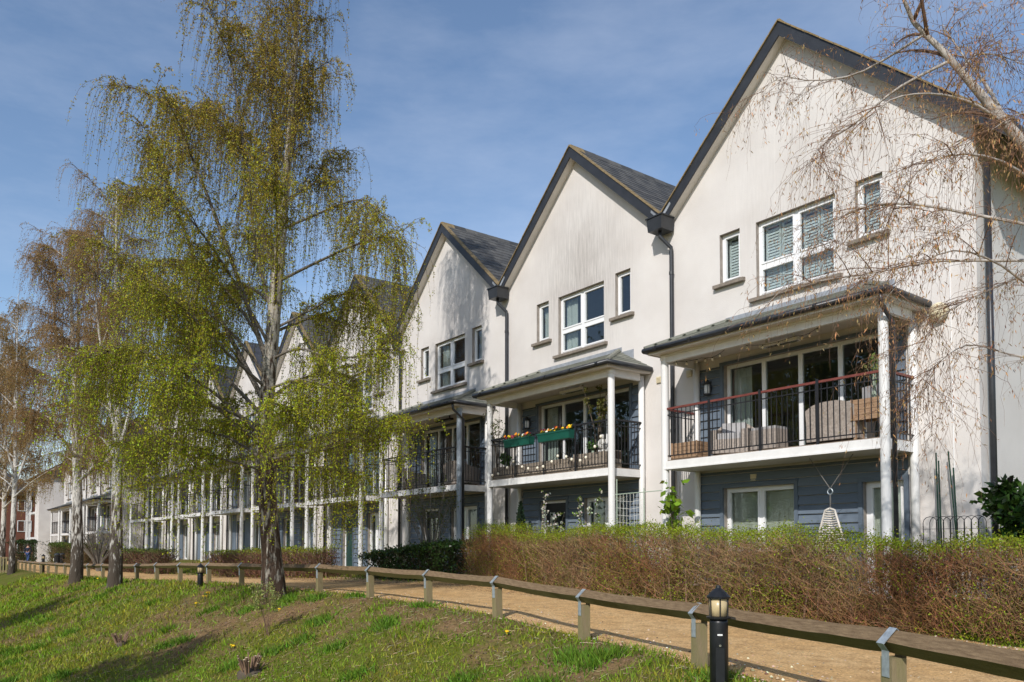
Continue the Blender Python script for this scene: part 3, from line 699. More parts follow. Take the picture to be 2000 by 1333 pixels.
    box('flashing', 'zinc', cn, -hx-.1, hx+.1, -.016, -.003, TZ-.06, TZ+.10)
    box('flashing', 'zinc', cn, hx+.12, hx+.50, -.014, -.003, TZ-.28, TZ-.02)
    return root
def lantern(root_loc, label):
    o = empty('wall_lantern', root_loc, label, 'wall lamp', 'wall lanterns beside the patio doors')
    MB().box(-.04, .04, 0, .03, -.10, .14).build('backplate', 'gutter', o)
    m = MB(); m.lathe([(.10, .06), (.075, .10), (.02, .17)], (0, -.10, 0), 10); m.lathe([(.075, -.17), (.085, -.155), (.085, -.14)], (0, -.10, 0), 10); m.box(-.012, .012, -.10, .0, .10, .12); m.build('cap', 'gutter', o)
    for k in range(4): a = k * math.pi / 2 + .78; MB().tube([(.075*math.cos(a), -.10+.075*math.sin(a), -.15), (.075*math.cos(a), -.10+.075*math.sin(a), .07)], .007, 5).build('cage_bar', 'gutter', o)
    MB().lathe([(.055, -.14), (.06, -.05), (.055, .06)], (0, -.10, 0), 10).build('glass_cylinder', 'upvc', o, True)
    return o
C = [9.13 + 6.26 * i for i in range(9)]
house(-C[0], 'nearest white gabled house, at the right end, with shuttered top windows and red handrail', 2, right_end=True, gf='window', fill='shutter', rail='red_timber', fpipe=True)
house(-C[1], 'second white gabled house from the right, green flower boxes on its balcony rail', 2, gf='mix', stained=True, fill='bare', door='door_dark')
house(-C[2], 'third gabled house from the right, its gable dappled by birch shadow', 2, gf='mix', cols_front=('column_paint', 'column_grey'), fill='curtain', door='door_dark', fpipe=True)
house(-C[3], 'fourth gabled house from the right, green front door beside a glazed door', 2, gf='door')
house(-C[4], 'fifth gabled house from the right, directly behind the big birch trunk', 1, gf='door')
ordn = ['sixth', 'seventh', 'eighth', 'ninth']
for i in range(5, 9):
    house(-C[i], ordn[i-5] + ' gabled house from the right, half hidden by the big birch crown', 0, gf='door', left_end=(i == 8))
for i in range(4):
    house(-(66.6 + 6.26 * i), ('nearest', 'second', 'third', 'farthest')[i] + ' gabled house of the far left terrace behind the white birch trunks', 0, zb=-.72, y=12.2, gf='door', hopper=(i < 3), right_end=(i == 0), left_end=(i == 3))
for k, (ci, nm) in enumerate(((0, 'house with the red handrail'), (1, 'house with green flower boxes'), (2, 'third house from the right'))):
    lantern((-C[ci] - 1.95, WALL_Y - .035, 4.25), 'dark wall lantern on the balcony cladding of the ' + nm)
# corner downpipe and bits on the end house
EX = -C[0] + HW + .33
m = MB(); m.tube([(EX+.10, WALL_Y+.22, 7.15), (EX+.10, WALL_Y+.22, 0)], .05, 10)
tag(m.build('corner_downpipe', 'gutter', None, True), 'dark downpipe on the side wall at the right end of the row', 'downpipe')
gt = MB(); gt.tube([(EX+.76, WALL_Y-.2, 7.22), (EX+.76, WALL_Y+9, 7.22)], .065, 10)
tag(gt.build('eaves_gutter', 'gutter', None, True), 'dark eaves gutter along the right end of the nearest house', 'gutter')
# ------------------------------------------------------------------ knee-rail fence along the path
fence = empty('knee_rail_fence', gpt(5, float(vf(5))), 'low timber knee rail fence with galvanised straps along the path', 'fence')
fo = fence.location.copy(); fp = []
uu = 0.42
while uu < 76: fp.append(uu); uu += 2.27 if uu < 50 else 2.6
def fpos(u_): p = gpt(u_, float(vf(u_))); return p
pts = [fpos(q) for q in fp]
for i, p in enumerate(pts):
    nx = pts[min(i+1, len(pts)-1)] - pts[max(i-1, 0)]; rz = math.atan2(nx.y, nx.x) + random.uniform(-.05, .05)
    if i > 26: continue
    hgt = .50 + random.uniform(-.02, .02)
    m = MB(); a = .055; m.hexa([(-a,-a,-.35), (a,-a,-.35), (a,a,-.35), (-a,a,-.35), (-a,-a,hgt-.07), (a,-a,hgt-.07), (a,a,hgt-.07), (-a,a,hgt-.07)])
    m.add([(-a,-a,hgt-.07), (a,-a,hgt-.07), (a,-a,hgt-.02), (-a,-a,hgt-.02), (-a,-a+.02,hgt-.02), (a,-a+.02,hgt-.02)], [(0,1,2,3), (3,2,5,4)])
    po = m.build('post', 'post_wood', fence); po.location = p - fo; po.rotation_euler = (random.uniform(-.03, .03), random.uniform(-.03, .03), rz)
    b = .084; m = MB(); w_ = .035
    prof = [(-a-.004, hgt-.20), (-a-.004, hgt-.03), (-.098, hgt+.02), (0, hgt+.118), (.098, hgt+.02), (a+.004, hgt-.03), (a+.004, hgt-.20)]
    for (y0, z0), (y1, z1) in zip(prof, prof[1:]): m.hexa([(-w_, y0, z0), (w_, y0, z0), (w_, y1, z1), (-w_, y1, z1), (-w_, y0*1.05, z0+.004), (w_, y0*1.05, z0+.004), (w_, y1*1.05, z1+.004), (-w_, y1*1.05, z1+.004)])
    st = m.build('strap', 'galvanised', fence); st.location = p - fo; st.rotation_euler = po.rotation_euler
for i in range(min(26, len(pts) - 1)):
    A = pts[i] - fo + Vector((0, 0, .525)); B = pts[i+1] - fo + Vector((0, 0, .525)); d = B - A; Ln = d.length
    m = MB(); k = 9; q = .079
    for s_ in range(k + 1):
        x = Ln * s_ / k; wob = .004
        for (yy, zz) in ((-q, 0), (0, -q), (q, 0), (0, q)): m.v.append((x, yy + random.uniform(-wob, wob), zz + random.uniform(-wob, wob) - .012 * math.sin(math.pi * s_ / k)))
    for s_ in range(k):
        for j in range(4): m.f.append((s_*4+j, s_*4+(j+1) % 4, s_*4+4+(j+1) % 4, s_*4+4+j))
    m.f += [(3, 2, 1, 0), (k*4, k*4+1, k*4+2, k*4+3)]
    o = m.build('rail', 'fence_wood', fence); o.location = A; o.rotation_euler = (0, -math.atan2(d.z, math.hypot(d.x, d.y)), math.atan2(d.y, d.x))

# ------------------------------------------------------------------ birches
def tloc(base, a, b, h): return base + CR * a + CF * b + Vector((0, 0, h))
def smooth_path(pts, n=14):
    P_ = np.array(pts, float); k = len(P_); t = np.linspace(0, k - 1, n); out = []
    for q in t:
        i = min(int(q), k - 2); f = q - i; p0, p1, p2, p3 = P_[max(i-1, 0)], P_[i], P_[i+1], P_[min(i+2, k-1)]
        out.append(.5 * ((2*p1) + (-p0+p2)*f + (2*p0-5*p1+4*p2-p3)*f*f + (-p0+3*p1-3*p2+p3)*f**3))
    return np.array(out)
def to_local(pts): return [tuple(CR * float(p[0]) + CF * float(p[1]) + Vector((0, 0, float(p[2])))) for p in pts]
def birch(name, label, base, trunk, tr, limbs, n_str, lpl, leaf, colf, bark='birch_bark', hang=(.7, 2.2), reach=.45, wind=-.12, limb_bark=None, sub=4, srad=.0035, leafmat_='leaf', group=None, starts=.25, twig='twig', lhang=.5, aspect=.62, up=0.0, sub_bark=None):
    """trunk and limbs are points (right, depth, height) in metres from the foot"""
    root = empty(name, base, label, 'tree', group)
    NR, NS = 90, 26; T = smooth_path(trunk, NR); rr = np.interp(np.linspace(0, 1, NR), np.linspace(0, 1, len(tr)), tr)
    mb = MB().tube(to_local(T), list(rr), NS); vv_ = np.array(mb.v); cen = np.repeat(np.array(to_local(T)), NS, axis=0)
    ia = np.tile(np.arange(NS), NR); ir = np.repeat(np.arange(NR), NS)      # knotty, fluted bark relief, stronger at the foot
    fx = fbm(np.minimum(ia, NS - ia) * .9, ir * .35, 3.0) - .5; vv_ = cen + (vv_ - cen) * (1 + (.34 * fx * np.clip(1.25 - ir / NR * 2.2, .25, 1)))[:, None]
    mb.v = [tuple(q) for q in vv_]; mb.build('trunk', bark, root, True)
    allp, alld = [], []
    lm = MB()
    for pts, r0 in limbs:
        Q = smooth_path(pts, 14); L_ = len(Q)
        MB().tube(to_local(Q), [r0 * (1 - .86 * i / (L_-1)) for i in range(L_)], 8).build('limb', limb_bark or bark, root, True)
        ln = np.linalg.norm(np.diff(Q, axis=0), axis=1).sum()
        for s_ in np.linspace(starts, 1, int(ln * 7) + 4):
            i = s_ * (L_ - 1); j = min(int(i), L_ - 2); p = Q[j] + (Q[j+1] - Q[j]) * (i - j); allp.append(p); alld.append(Q[j+1] - Q[j])
        for k in range(sub):      # side branches
            s_ = random.uniform(.25, .95); i = s_ * (L_ - 1); j = min(int(i), L_ - 2); p = Q[j] + (Q[j+1] - Q[j]) * (i - j); d = Q[j+1] - Q[j]; d = d / np.linalg.norm(d)
            az = random.uniform(0, 2 * math.pi); sd = np.array([math.cos(az), math.sin(az), random.uniform(.0, .7)]); dd = d * .8 + sd * .8; dd /= np.linalg.norm(dd)
            ll = ln * random.uniform(.18, .36)
            q = [p + dd * ll * t + np.array([0, 0, -.30 * ll * t * t]) for t in np.linspace(0, 1, 6)]
            lm.tube(to_local(q), [r0 * .34 * (1 - .85 * t) for t in np.linspace(0, 1, 6)], 5)
            for t in np.linspace(.25, 1, int(ll * 7) + 2): allp.append(p + dd * ll * t + np.array([0, 0, -.30 * ll * t * t])); alld.append(dd)
    tag(lm.build('side_branches', sub_bark or limb_bark or bark, root, True), kind='stuff')
    A = np.array(allp); D = np.array(alld); D /= np.linalg.norm(D, axis=1, keepdims=True) + 1e-9
    idx = rng.integers(0, len(A), n_str); S0 = A[idx]; Dd = D[idx]
    az = rng.random(n_str) * 2 * math.pi; out = np.stack([np.cos(az), np.sin(az), np.zeros(n_str)], 1) + Dd * .9
    rch = reach * (.3 + rng.random(n_str)); Ls = hang[0] + (hang[1] - hang[0]) * rng.random(n_str) ** 1.6
    Ls = np.minimum(Ls, np.maximum(S0[:, 2] - .8, .25))
    K = 8; s = np.linspace(0, 1, K)[None, :, None]
    P_ = S0[:, None, :] + out[:, None, :] * (rch[:, None, None] * (1 - np.exp(-3 * s))) + np.array([0, 0, 1.])[None, None, :] * (up * np.sin(np.pi * s * .5) * rch[:, None, None] - Ls[:, None, None] * s ** 1.7)
    P_[:, :, 0] += (wind * Ls[:, None] * s[:, :, 0] ** 1.3) + np.cumsum(rng.normal(size=(n_str, K)) * .025, axis=1); P_[:, :, 1] += np.cumsum(rng.normal(size=(n_str, K)) * .025, axis=1)
    rad = srad * (1.25 - .75 * s[:, :, 0]) * np.ones((n_str, 1))
    B = np.array([[CR.x, CR.y, 0], [CF.x, CF.y, 0], [0, 0, 1]])
    V_, F_ = strand_arrays(P_ @ B, rad); tag(np_mesh('hanging_twigs', V_, F_, twig, root), kind='stuff')
    M = lpl; si = rng.random((n_str, M)) ** .85 * .96 + .04; fi = si * (K - 1); j = np.minimum(fi.astype(int), K - 2); fr = (fi - j)[:, :, None]
    ar = np.arange(n_str)[:, None]; LP = P_[ar, j] * (1 - fr) + P_[ar, j + 1] * fr + rng.normal(size=(n_str, M, 3)) * .018
    LP = LP.reshape(-1, 3); keep = LP[:, 2] > .5; LP = LP[keep]
    V_, F_ = leaf_arrays(LP @ B, leaf * (.65 + .7 * rng.random(len(LP))), lhang, aspect)
    tag(np_mesh('crown_leaves', V_, F_, leafmat_, root, colf(LP)), kind='stuff')
    return root
def fit(px0, py0, k, pts, b0=0.0):
    """photo points -> (right, depth, height); each point may carry its own depth"""
    return [((p[0] - px0) * k, p[2] if len(p) > 2 else b0, (py0 - p[1]) * k) for p in pts]
def mixcol(lo, hi, z0, z1, var=.28):
    lo, hi = np.array(lo), np.array(hi)
    def f(P_):
        t = np.clip((P_[:, 2] - z0) / (z1 - z0) + .18 * rng.normal(size=len(P_)), 0, 1)[:, None]
        return jcol(lo * (1 - t) + hi * t, len(P_), var)
    return f
# the big one
bb = ground(537, 1172); kk = (bb - Vector((0, 0, EYE))).dot(CF) / FPX
def fz(pts, b=0.0): return fit(537, 1172, kk, pts, b)
limbs = []
for pts_, r_ in [
    ([(520, 800), (455, 690, .3), (380, 560, .6), (325, 430, .8), (285, 330, .9), (262, 280, .9)], .085),
    ([(522, 720), (470, 560, -.3), (420, 410, -.6), (372, 290, -.8), (335, 222, -.9)], .08),
    ([(528, 620), (480, 480, .5), (450, 340, .9), (430, 230, 1.1), (412, 180, 1.2)], .065),
    ([(532, 540), (500, 400, -.6), (482, 250, -.9), (465, 120, -1.0), (462, 40, -1.1)], .06),
    ([(540, 470), (520, 330, .4), (500, 180, .7), (488, 50, .8), (480, -40, .8)], .055),
    ([(545, 420), (568, 280, -.4), (582, 130, -.6), (590, 10, -.7), (594, -60, -.7)], .055),
    ([(548, 360), (540, 200, .8), (530, 60, 1.1), (520, -80, 1.1)], .045),
    ([(540, 440), (600, 405, .2), (660, 370, .4), (700, 362, .5), (722, 390, .5)], .045),
    ([(536, 545), (620, 520, -.4), (700, 492, -.6), (760, 480, -.7), (790, 510, -.8)], .045),
    ([(525, 700), (590, 690, -.5), (660, 715, -.9), (730, 715, -1.1), (770, 690, -1.2)], .04),
    ([(520, 650), (600, 590, .8), (680, 560, 1.3), (730, 590, 1.5)], .045),
    ([(516, 840), (430, 800, -.5), (350, 790, -.8), (300, 760, -1.0), (262, 770, -1.1)], .055),
    ([(516, 860), (450, 830, .8), (370, 800, 1.5), (300, 800, 1.9)], .05),
    ([(514, 900), (590, 890, -.3), (660, 880, -.5), (730, 850, -.7), (760, 845, -.8)], .045),
    ([(514, 880), (560, 850, -1.0), (600, 830, -1.7), (620, 830, -2.2)], .045),
    ([(512, 920), (440, 900, -.7), (370, 880, -1.2), (320, 880, -1.5)], .04),
    ([(518, 780), (560, 720, 1.0), (610, 690, 1.8), (650, 700, 2.3)], .05),
    ([(518, 760), (460, 700, -1.0), (410, 640, -1.9), (370, 620, -2.4)], .05),
    ([(530, 600), (560, 520, -1.0), (580, 450, -1.8), (590, 420, -2.3)], .05),
    ([(535, 560), (500, 470, 1.0), (470, 400, 1.8), (450, 370, 2.3)], .05),
    ([(548, 380), (580, 320, .8), (596, 260, 1.2), (604, 220, 1.4)], .04),
    ([(516, 820), (420, 720, 0), (330, 640, .4), (270, 560, .5), (235, 500, .5)], .06),
    ([(556, 260), (578, 190, .0), (596, 140, .0), (602, 120, .0)], .035),
    ([(568, -20), (540, -120, .3), (515, -220, .5), (505, -290, .6)], .03),
    ([(568, 0), (590, -100, -.3), (606, -200, -.5), (612, -270, -.6)], .03),
    ([(566, 40), (548, -80, -.5), (535, -200, -.8), (530, -260, -.9)], .03),
    ([(570, -80), (585, -180, .4), (595, -270, .6), (598, -330, .7)], .025),
    ([(572, -140), (560, -230, .2), (548, -310, .3), (545, -350, .3)], .02),
    ([(522, 700), (460, 600, .2), (390, 520, .5), (330, 480, .7), (290, 480, .8)], .05),
    ([(524, 680), (470, 560, -.9), (420, 480, -1.6), (370, 440, -2.0)], .05),
    ([(530, 600), (470, 540, .9), (410, 500, 1.7), (360, 500, 2.2)], .045),
    ([(528, 640), (590, 600, .2), (650, 560, .4), (700, 560, .5)], .04),
    ([(520, 740), (440, 640, -.3), (350, 590, -.6), (280, 600, -.8)], .05),
    ([(514, 900), (430, 850, .2), (340, 830, .4), (300, 840, .5), (268, 860, .5)], .045),
    ([(516, 860), (440, 780, -.9), (360, 730, -1.5), (315, 720, -1.9), (285, 740, -2.1)], .05),
    ([(518, 800), (430, 680, 1.0), (350, 600, 1.6), (310, 580, 2.0), (280, 600, 2.2)], .05),
    ([(514, 880), (450, 820, 1.4), (400, 790, 2.4), (360, 780, 3.0)], .045),
    ([(514, 880), (480, 830, -1.4), (450, 800, -2.3), (430, 800, -2.9)], .045),
    ([(516, 850), (580, 800, .6), (650, 790, 1.1), (700, 800, 1.3)], .04),
    ([(518, 760), (600, 760, -1.0), (660, 780, -1.6), (690, 800, -1.8)], .04),
    ([(513, 915), (560, 905, .9), (620, 905, 1.6), (660, 915, 1.9)], .035),
]: limbs.append((fz(pts_), r_))
big_col = mixcol((.39, .43, .02), (.38, .29, .04), 3.6, 10.5)
birch('weeping_birch', 'tallest birch, fissured dark trunk and yellow green hanging foliage, on the bank', bb, fz([(537, 1185), (530, 1100), (522, 1000), (515, 880), (517, 780), (525, 660), (535, 520), (545, 400), (555, 260), (562, 120), (568, -40), (572, -200), (576, -380)]), [.29, .215, .185, .17, .16, .145, .125, .10, .08, .06, .045, .03, .012],
      [(p, r*.78) for p, r in limbs], 9200, 44, .037, big_col, 'old_bark', (.4, 2.6), .40, -.10, 'limb_bark', 5, up=.35)
# the two white trunks on the left and the ones behind them
def left_birch(px, py, label, top, spread, seed, colf, n_str, lpl, leaf, twigs_up=.1, r0=.2, splits=(), name='silver_birch'):
    random.seed(seed); b_ = ground(px, py); k = (b_ - Vector((0, 0, EYE))).dot(CF) / FPX; H = (py - top) * k
    lean = splits[0] if splits else 0
    tr_ = [(0, 0, -.1), (.02*H*.1, 0, H*.12), (lean*.2, .1, H*.3), (lean*.5, .1, H*.5), (lean*.8, 0, H*.75), (lean, 0, H)]
    lb = []
    n = 20
    for i in range(n):
        h0 = H * (.27 + .705 * i / n); az = i * 2.4 + random.uniform(-.4, .4); ln = spread * (1.0 - .68 * (i / n)) * random.uniform(.7, 1.1)
        c, s = math.cos(az), math.sin(az); up_ = ln * random.uniform(.5, 1.0) * (1 + .6 * i / n); o_ = np.interp(h0 / H, [0, .3, .5, .75, 1], [0, lean*.2, lean*.5, lean*.8, lean])
        lb.append(([(o_ + c*ln*t, s*ln*t, h0 + up_*t - up_*.35*t*t) for t in (0, .33, .66, 1)], r0 * .32 * (1 - .5 * i / n)))
    for k, (az, h0) in enumerate(((.4, .30), (3.3, .36), (2.2, .44))):      # steep second stems
        c, s = math.cos(az) * spread * .42, math.sin(az) * spread * .42; lb.append(([(lean*.25, 0, H*h0), (c*.5, s*.5, H*(h0+.16)), (c*.85, s*.85, H*(h0+.34)), (c, s, H*(h0+.50))], r0 * .42))
    return birch(name, label, b_, tr_, [r0*1.35, r0, r0*.85, r0*.6, r0*.3, .01], lb, n_str, lpl, leaf, colf, 'birch_bark', (.4, 1.9), .45, -.12, None, 5, .0040, up=twigs_up, twig='gold_twig', group='birches on the left of the bank')
brn = mixcol((.34, .29, .06), (.36, .24, .075), 1.5, 5.5); brn2 = mixcol((.35, .29, .07), (.36, .23, .085), 2.0, 6.0)
left_birch(224, 1146, 'white trunked birch in front of the bare shrub, second from the big birch', 335, 2.2, 11, brn, 3900, 17, .038, splits=(-.2,), r0=.185)
left_birch(148, 1138, 'white trunked birch left of the bare shrub, with reddish brown twigs', 420, 2.7, 12, brn2, 4800, 18, .043, splits=(-.5,), r0=.20)
left_birch(22, 1122, 'thin birch beside the wooden footbridge rail at the left edge', 570, 3.6, 13, brn, 3400, 20, .055, r0=.15)
left_birch(3, 1118, 'leftmost birch, cut by the edge of the picture', 660, 3.6, 14, brn2, 3200, 20, .06, r0=.16)
left_birch(-22, 1102, 'distant birch whose brown crown fills the far left edge', 620, 5.0, 15, brn2, 2400, 18, .085, r0=.16)
# bare birch reaching in from the right, hung with catkins
random.seed(5)
rb = gpt(2.5, 9.35); fwd = (rb - Vector((0, 0, EYE))).dot(CF); k8 = fwd / FPX; bx = 1000 + (rb.dot(CR)) / k8; by = 1065 + (EYE - rb.z) / k8
def f8(pts): return fit(bx, by, k8, pts)
lb = [(f8(p), r) for p, r in [
    ([(2120, 380), (2000, 245), (1935, 165), (1865, 80), (1795, 0), (1740, -90, -.3)], .062),
    ([(1990, 232), (1900, 210, -.2), (1800, 212, -.4), (1700, 245, -.6), (1640, 300, -.7)], .026),
    ([(1880, 95), (1790, 130, .2), (1720, 180, .4), (1660, 215, .5), (1625, 260, .5)], .022),
    ([(1830, 40), (1740, 60, .5), (1660, 40, .8), (1600, 20, .9), (1560, 50, 1.0)], .018),
    ([(2100, 420), (1990, 390, -.4), (1880, 370, -.7), (1770, 380, -.9), (1690, 430, -1.0), (1650, 500, -1.0)], .026),
    ([(2110, 500), (2000, 480, .3), (1900, 460, .6), (1790, 470, .8), (1690, 480, .9), (1600, 500, .9), (1540, 560, .9)], .024),
    ([(2130, 600), (2000, 585, -.3), (1900, 545, -.5), (1800, 535, -.7), (1720, 570, -.8), (1660, 630, -.8)], .020),
    ([(2130, 450), (2000, 360, .6), (1900, 300, 1.0), (1800, 290, 1.2), (1720, 340, 1.3), (1690, 400, 1.3)], .026),
    ([(2000, 250), (1990, 120, .3), (1960, 20, .5), (1930, -60, .6)], .03),
    ([(2130, 480), (2010, 530, .2), (1940, 560, .3), (1880, 600, .3), (1840, 660, .3)], .018),
    ([(2060, 330), (1960, 330, -.8), (1860, 340, -1.2), (1780, 390, -1.4)], .022),
    ([(2120, 330), (2060, 150, -.4), (2000, 20, -.6), (1960, -80, -.8)], .03),
    ([(2150, 700), (2020, 690, .1), (1930, 660, .2), (1870, 690, .2), (1820, 740, .2)], .016),
    ([(1900, 120), (1950, 60, .2), (2020, 50, .3), (2090, 80, .3)], .02),
]]
birch('catkin_birch', 'bare birch hung with brown catkins, reaching in from the right edge', rb, f8([(bx, by+20), (bx-4, by-200), (bx-15, 700), (2140, 480), (2100, 350), (2080, 250), (2060, 120)]), [.16, .14, .12, .10, .08, .06, .03], [lb[0]] + [(p, r*.72) for p, r in lb[1:]], 1800, 7, .044,
      lambda P_: jcol((.34, .20, .09), len(P_), .3), 'birch_bark', (.15, .8), .28, -.04, 'pale_limb', 7, .0017, 'catkin', starts=.12, lhang=1.2, aspect=.2, sub_bark='red_twig', twig='red_twig')
# trees across the stream, behind the viewpoint: seen mirrored in the panes and by their shadow on the lower bank
def round_tree(name, label, p, H, Rr, n, seed, col=(.07, .10, .03), leaf=.22):
    random.seed(seed); root = empty(name, p, label, 'tree', 'trees across the stream')
    MB().tube([(0, 0, -.3), (.1, 0, H*.3), (0, .1, H*.6), (.1, 0, H*.9)], [.28, .2, .13, .03], 10).build('trunk', 'plain_bark', root, True)
    m = MB()
    cl = []
    for i in range(26):
        a = i * 2.4; h0 = H * random.uniform(.25, .7); rr_ = Rr * random.uniform(.5, 1); e = (math.cos(a)*rr_, math.sin(a)*rr_, h0 + random.uniform(.1, .3) * H); m.tube([(0, 0, h0), (e[0]*.5, e[1]*.5, (h0+e[2])/2+.1), e], [.07, .05, .015], 5); cl.append(e)
    m.build('limbs', 'plain_bark', root)
    P_ = np.array(cl)[rng.integers(0, len(cl), n)] + rng.normal(size=(n, 3)) * Rr * .26
    V_, F_ = leaf_arrays(P_, leaf * (.6 + .8 * rng.random(n)), .3); tag(np_mesh('crown', V_, F_, 'leaf', root, jcol(col, n, .3)), kind='stuff')
for i, (u_, v_, H, Rr, lb_) in enumerate([(31, -30, 22, 6, 'tall tree across the stream, rightmost of the row opposite'), (42, -31, 25, 7, 'tall tree across the stream, second from the right opposite'), (54, -31, 24, 7, 'tall tree across the stream, third from the right opposite'), (67, -31, 26, 7.5, 'tall tree across the stream, fourth from the right opposite'), (81, -31, 25, 7.5, 'tall tree across the stream, leftmost of the row opposite'),
                                          (7.9, -10.6, 15.0, 1.1, 'slim tree across the stream whose shadow lies on the lower bank'), (22.5, -9.8, 13.8, 1.1, 'slim tree across the stream shading the bank at the left edge')]):
    round_tree('bankside_tree', lb_, gpt(u_, v_), H, Rr, 8000 if i < 5 else 9000, 40 + i, leaf=.4 if i < 5 else .22)
# ------------------------------------------------------------------ hedges
def hedge(name, label, line, h0, thick, n_tw, n_lf, leaf, tw_r, colt, coll, topgreen=.75, mat_t='hedge_twig', mat_l='leaf', ragged=.12, group='clipped hedges between path and gardens', ends=True):
    """line: list of (u, v, height)"""
    Lp = np.array(line, float); base = gpt(line[0][0], line[0][1]); root = empty(name, base, label, 'hedge', group)
    seg = np.r_[0, np.cumsum(np.hypot(*np.diff(Lp[:, :2], axis=0).T))]; tot = seg[-1]
    def pos(s): return np.interp(s, seg, Lp[:, 0]), np.interp(s, seg, Lp[:, 1]), np.interp(s, seg, Lp[:, 2])
    s = rng.random(n_tw) * tot; uu, vv, hh = pos(s); t = (rng.random(n_tw) - .5) * thick
    hh = hh * (1 + ragged * (fbm(s, t, .8) - .45) * 2)
    z0 = rng.random(n_tw) ** 1.0 * hh * .85
    gp = fbm(s + 17, z0 * 1.4 + t, .55); kp = rng.random(n_tw) > np.clip((gp - .54) * 5, 0, .8); s, uu, vv, hh, t, z0, gp = s[kp], uu[kp], vv[kp], hh[kp], t[kp], z0[kp], gp[kp]; n_tw = len(s)
    ln = .16 + .26 * rng.random(n_tw)
    d = rng.normal(size=(n_tw, 3)); d[:, 2] = np.abs(d[:, 2]) * .9 + .35; d /= np.linalg.norm(d, axis=1, keepdims=True)
    K = 4; q = np.linspace(0, 1, K)[None, :, None]
    S0 = np.stack([-uu, vv + t, gz(-uu, vv + t) + z0], 1)
    P_ = S0[:, None, :] + d[:, None, :] * (ln[:, None, None] * q) + rng.normal(size=(n_tw, K, 3)) * .022
    cap = (gz(-uu, vv + t) + hh)[:, None]; P_[:, :, 2] = np.minimum(P_[:, :, 2], cap + .05 * rng.random((n_tw, K)))
    V_, F_ = strand_arrays(P_ - np.array(base), tw_r * (1.2 - .6 * q[:, :, 0]) * np.ones((n_tw, 1)))
    tone = np.clip((fbm(s, z0 + 3, 1.3) - .35) * 3, 0, 1)[:, None]; cb_ = np.array(colt) * (1 - tone) + np.array(colt) * np.array([.86, .68, .62]) * tone
    fc = np.tile(jcol(cb_, n_tw, .38)[:, None, :], (1, K - 1, 1)).reshape(-1, 3); fc = np.tile(fc, (3, 1))
    tag(np_mesh('twigs', V_, F_, 'catkin', root, fc), kind='stuff')
    st = MB()
    for i in range(int(tot / .28)):
        a, b, c = pos(i * .28 + random.uniform(0, .2)); g = gpt(float(a), float(b)) + Vector((0, random.uniform(-.3, .3) * thick, 0)) - base
        st.tube([g + Vector((0, 0, -.15)), g + Vector((random.uniform(-.1, .1), random.uniform(-.1, .1), float(c) * .5)), g + Vector((random.uniform(-.2, .2), random.uniform(-.2, .2), float(c) * .9))], [.022, .015, .005], 5)
    tag(st.build('stems', 'hedge_twig', root), kind='stuff')
    n = n_lf; s = rng.random(n) * tot; uu, vv, hh = pos(s); t = (rng.random(n) - .5) * (thick + .12)
    hh = hh * (1 + ragged * (fbm(s, t, .8) - .45) * 2)
    top = rng.random(n) < topgreen
    cl_ = fbm(s, rng.random(n) * .01 + 4, .5)
    sh_ = rng.random(n) < .04; hh = hh + sh_ * .16 * rng.random(n)
    zz = np.where(top | sh_, hh - np.abs(rng.normal(size=n)) * .10 + .05, rng.random(n) ** 1.1 * hh * (.6 + .5 * cl_))
    gl = fbm(s + 5, zz * 1.2 + t, .6); kp = top | (rng.random(n) < np.clip((gl - .36) * 4.5, .12, 1)); uu, vv, t, zz = uu[kp], vv[kp], t[kp], zz[kp]; n = len(uu)
    P_ = np.stack([-uu, vv + t, gz(-uu, vv + t) + np.maximum(zz, .05)], 1) - np.array(base)
    V_, F_ = leaf_arrays(P_, leaf * (.6 + .8 * rng.random(n)), -.1); tag(np_mesh('leaves', V_, F_, mat_l, root, jcol(coll, n, .35)), kind='stuff')
    return root
BR, GR = (.33, .215, .11), (.25, .31, .02)
hedge('clipped_hedge', 'long twiggy brown hedge with green tips in front of the two nearest houses', [(1.2, 10.2, 1.0), (5, 10.55, 1.12), (8, 11.0, 1.20), (12, 11.5, 1.24), (16.9, 11.75, 1.27)], 1.4, .95, 46000, 125000, .027, .0027, BR, GR, .30, ragged=.22)
hedge('laurel_hedge', 'low dark green glossy laurel hedge left of the long brown hedge', [(17.3, 11.65, .95), (18.6, 11.6, 1.0), (20.2, 11.5, .8), (22.2, 11.4, .72)], 1, .9, 1500, 16000, .075, .005, (.06, .05, .03), (.035, .068, .014), .3, mat_l='glossy_leaf')
hedge('brown_hedge', 'brown clipped hedge just behind the big birch trunk', [(24.2, 10.9, .95), (27, 10.7, 1.0), (31, 10.4, 1.0), (34, 10.2, 1.0)], 1, .9, 9000, 7000, .05, .006, (.19, .115, .075), GR, .5)
hedge('far_hedge', 'dark clipped hedge between the big birch and the bare shrub', [(40, 9.9, 1.15), (47, 9.6, 1.15), (54, 9.4, 1.2)], 1, 1.0, 7000, 7000, .075, .009, (.15, .095, .06), (.10, .13, .03), .5)
hedge('olive_hedge', 'olive brown clipped hedge between the two white birch trunks', [(57, 9.5, 1.5), (66, 9.8, 1.5)], 1, 1.2, 6000, 7000, .09, .012, (.17, .12, .06), (.13, .15, .03), .5)
hedge('green_hedge', 'short green clipped hedge at the far bend of the path', [(70, 10.0, 1.6), (76, 10.2, 1.7)], 1, 1.6, 4000, 6000, .10, .012, (.13, .11, .05), (.10, .14, .03), .5)
hedge('dark_hedge', 'dark green hedge by the distant brick building', [(92, 11.4, 2.0), (98, 9.5, 2.0)], 1, 2.0, 2000, 6000, .16, .015, (.05, .06, .03), (.03, .055, .014), .4)

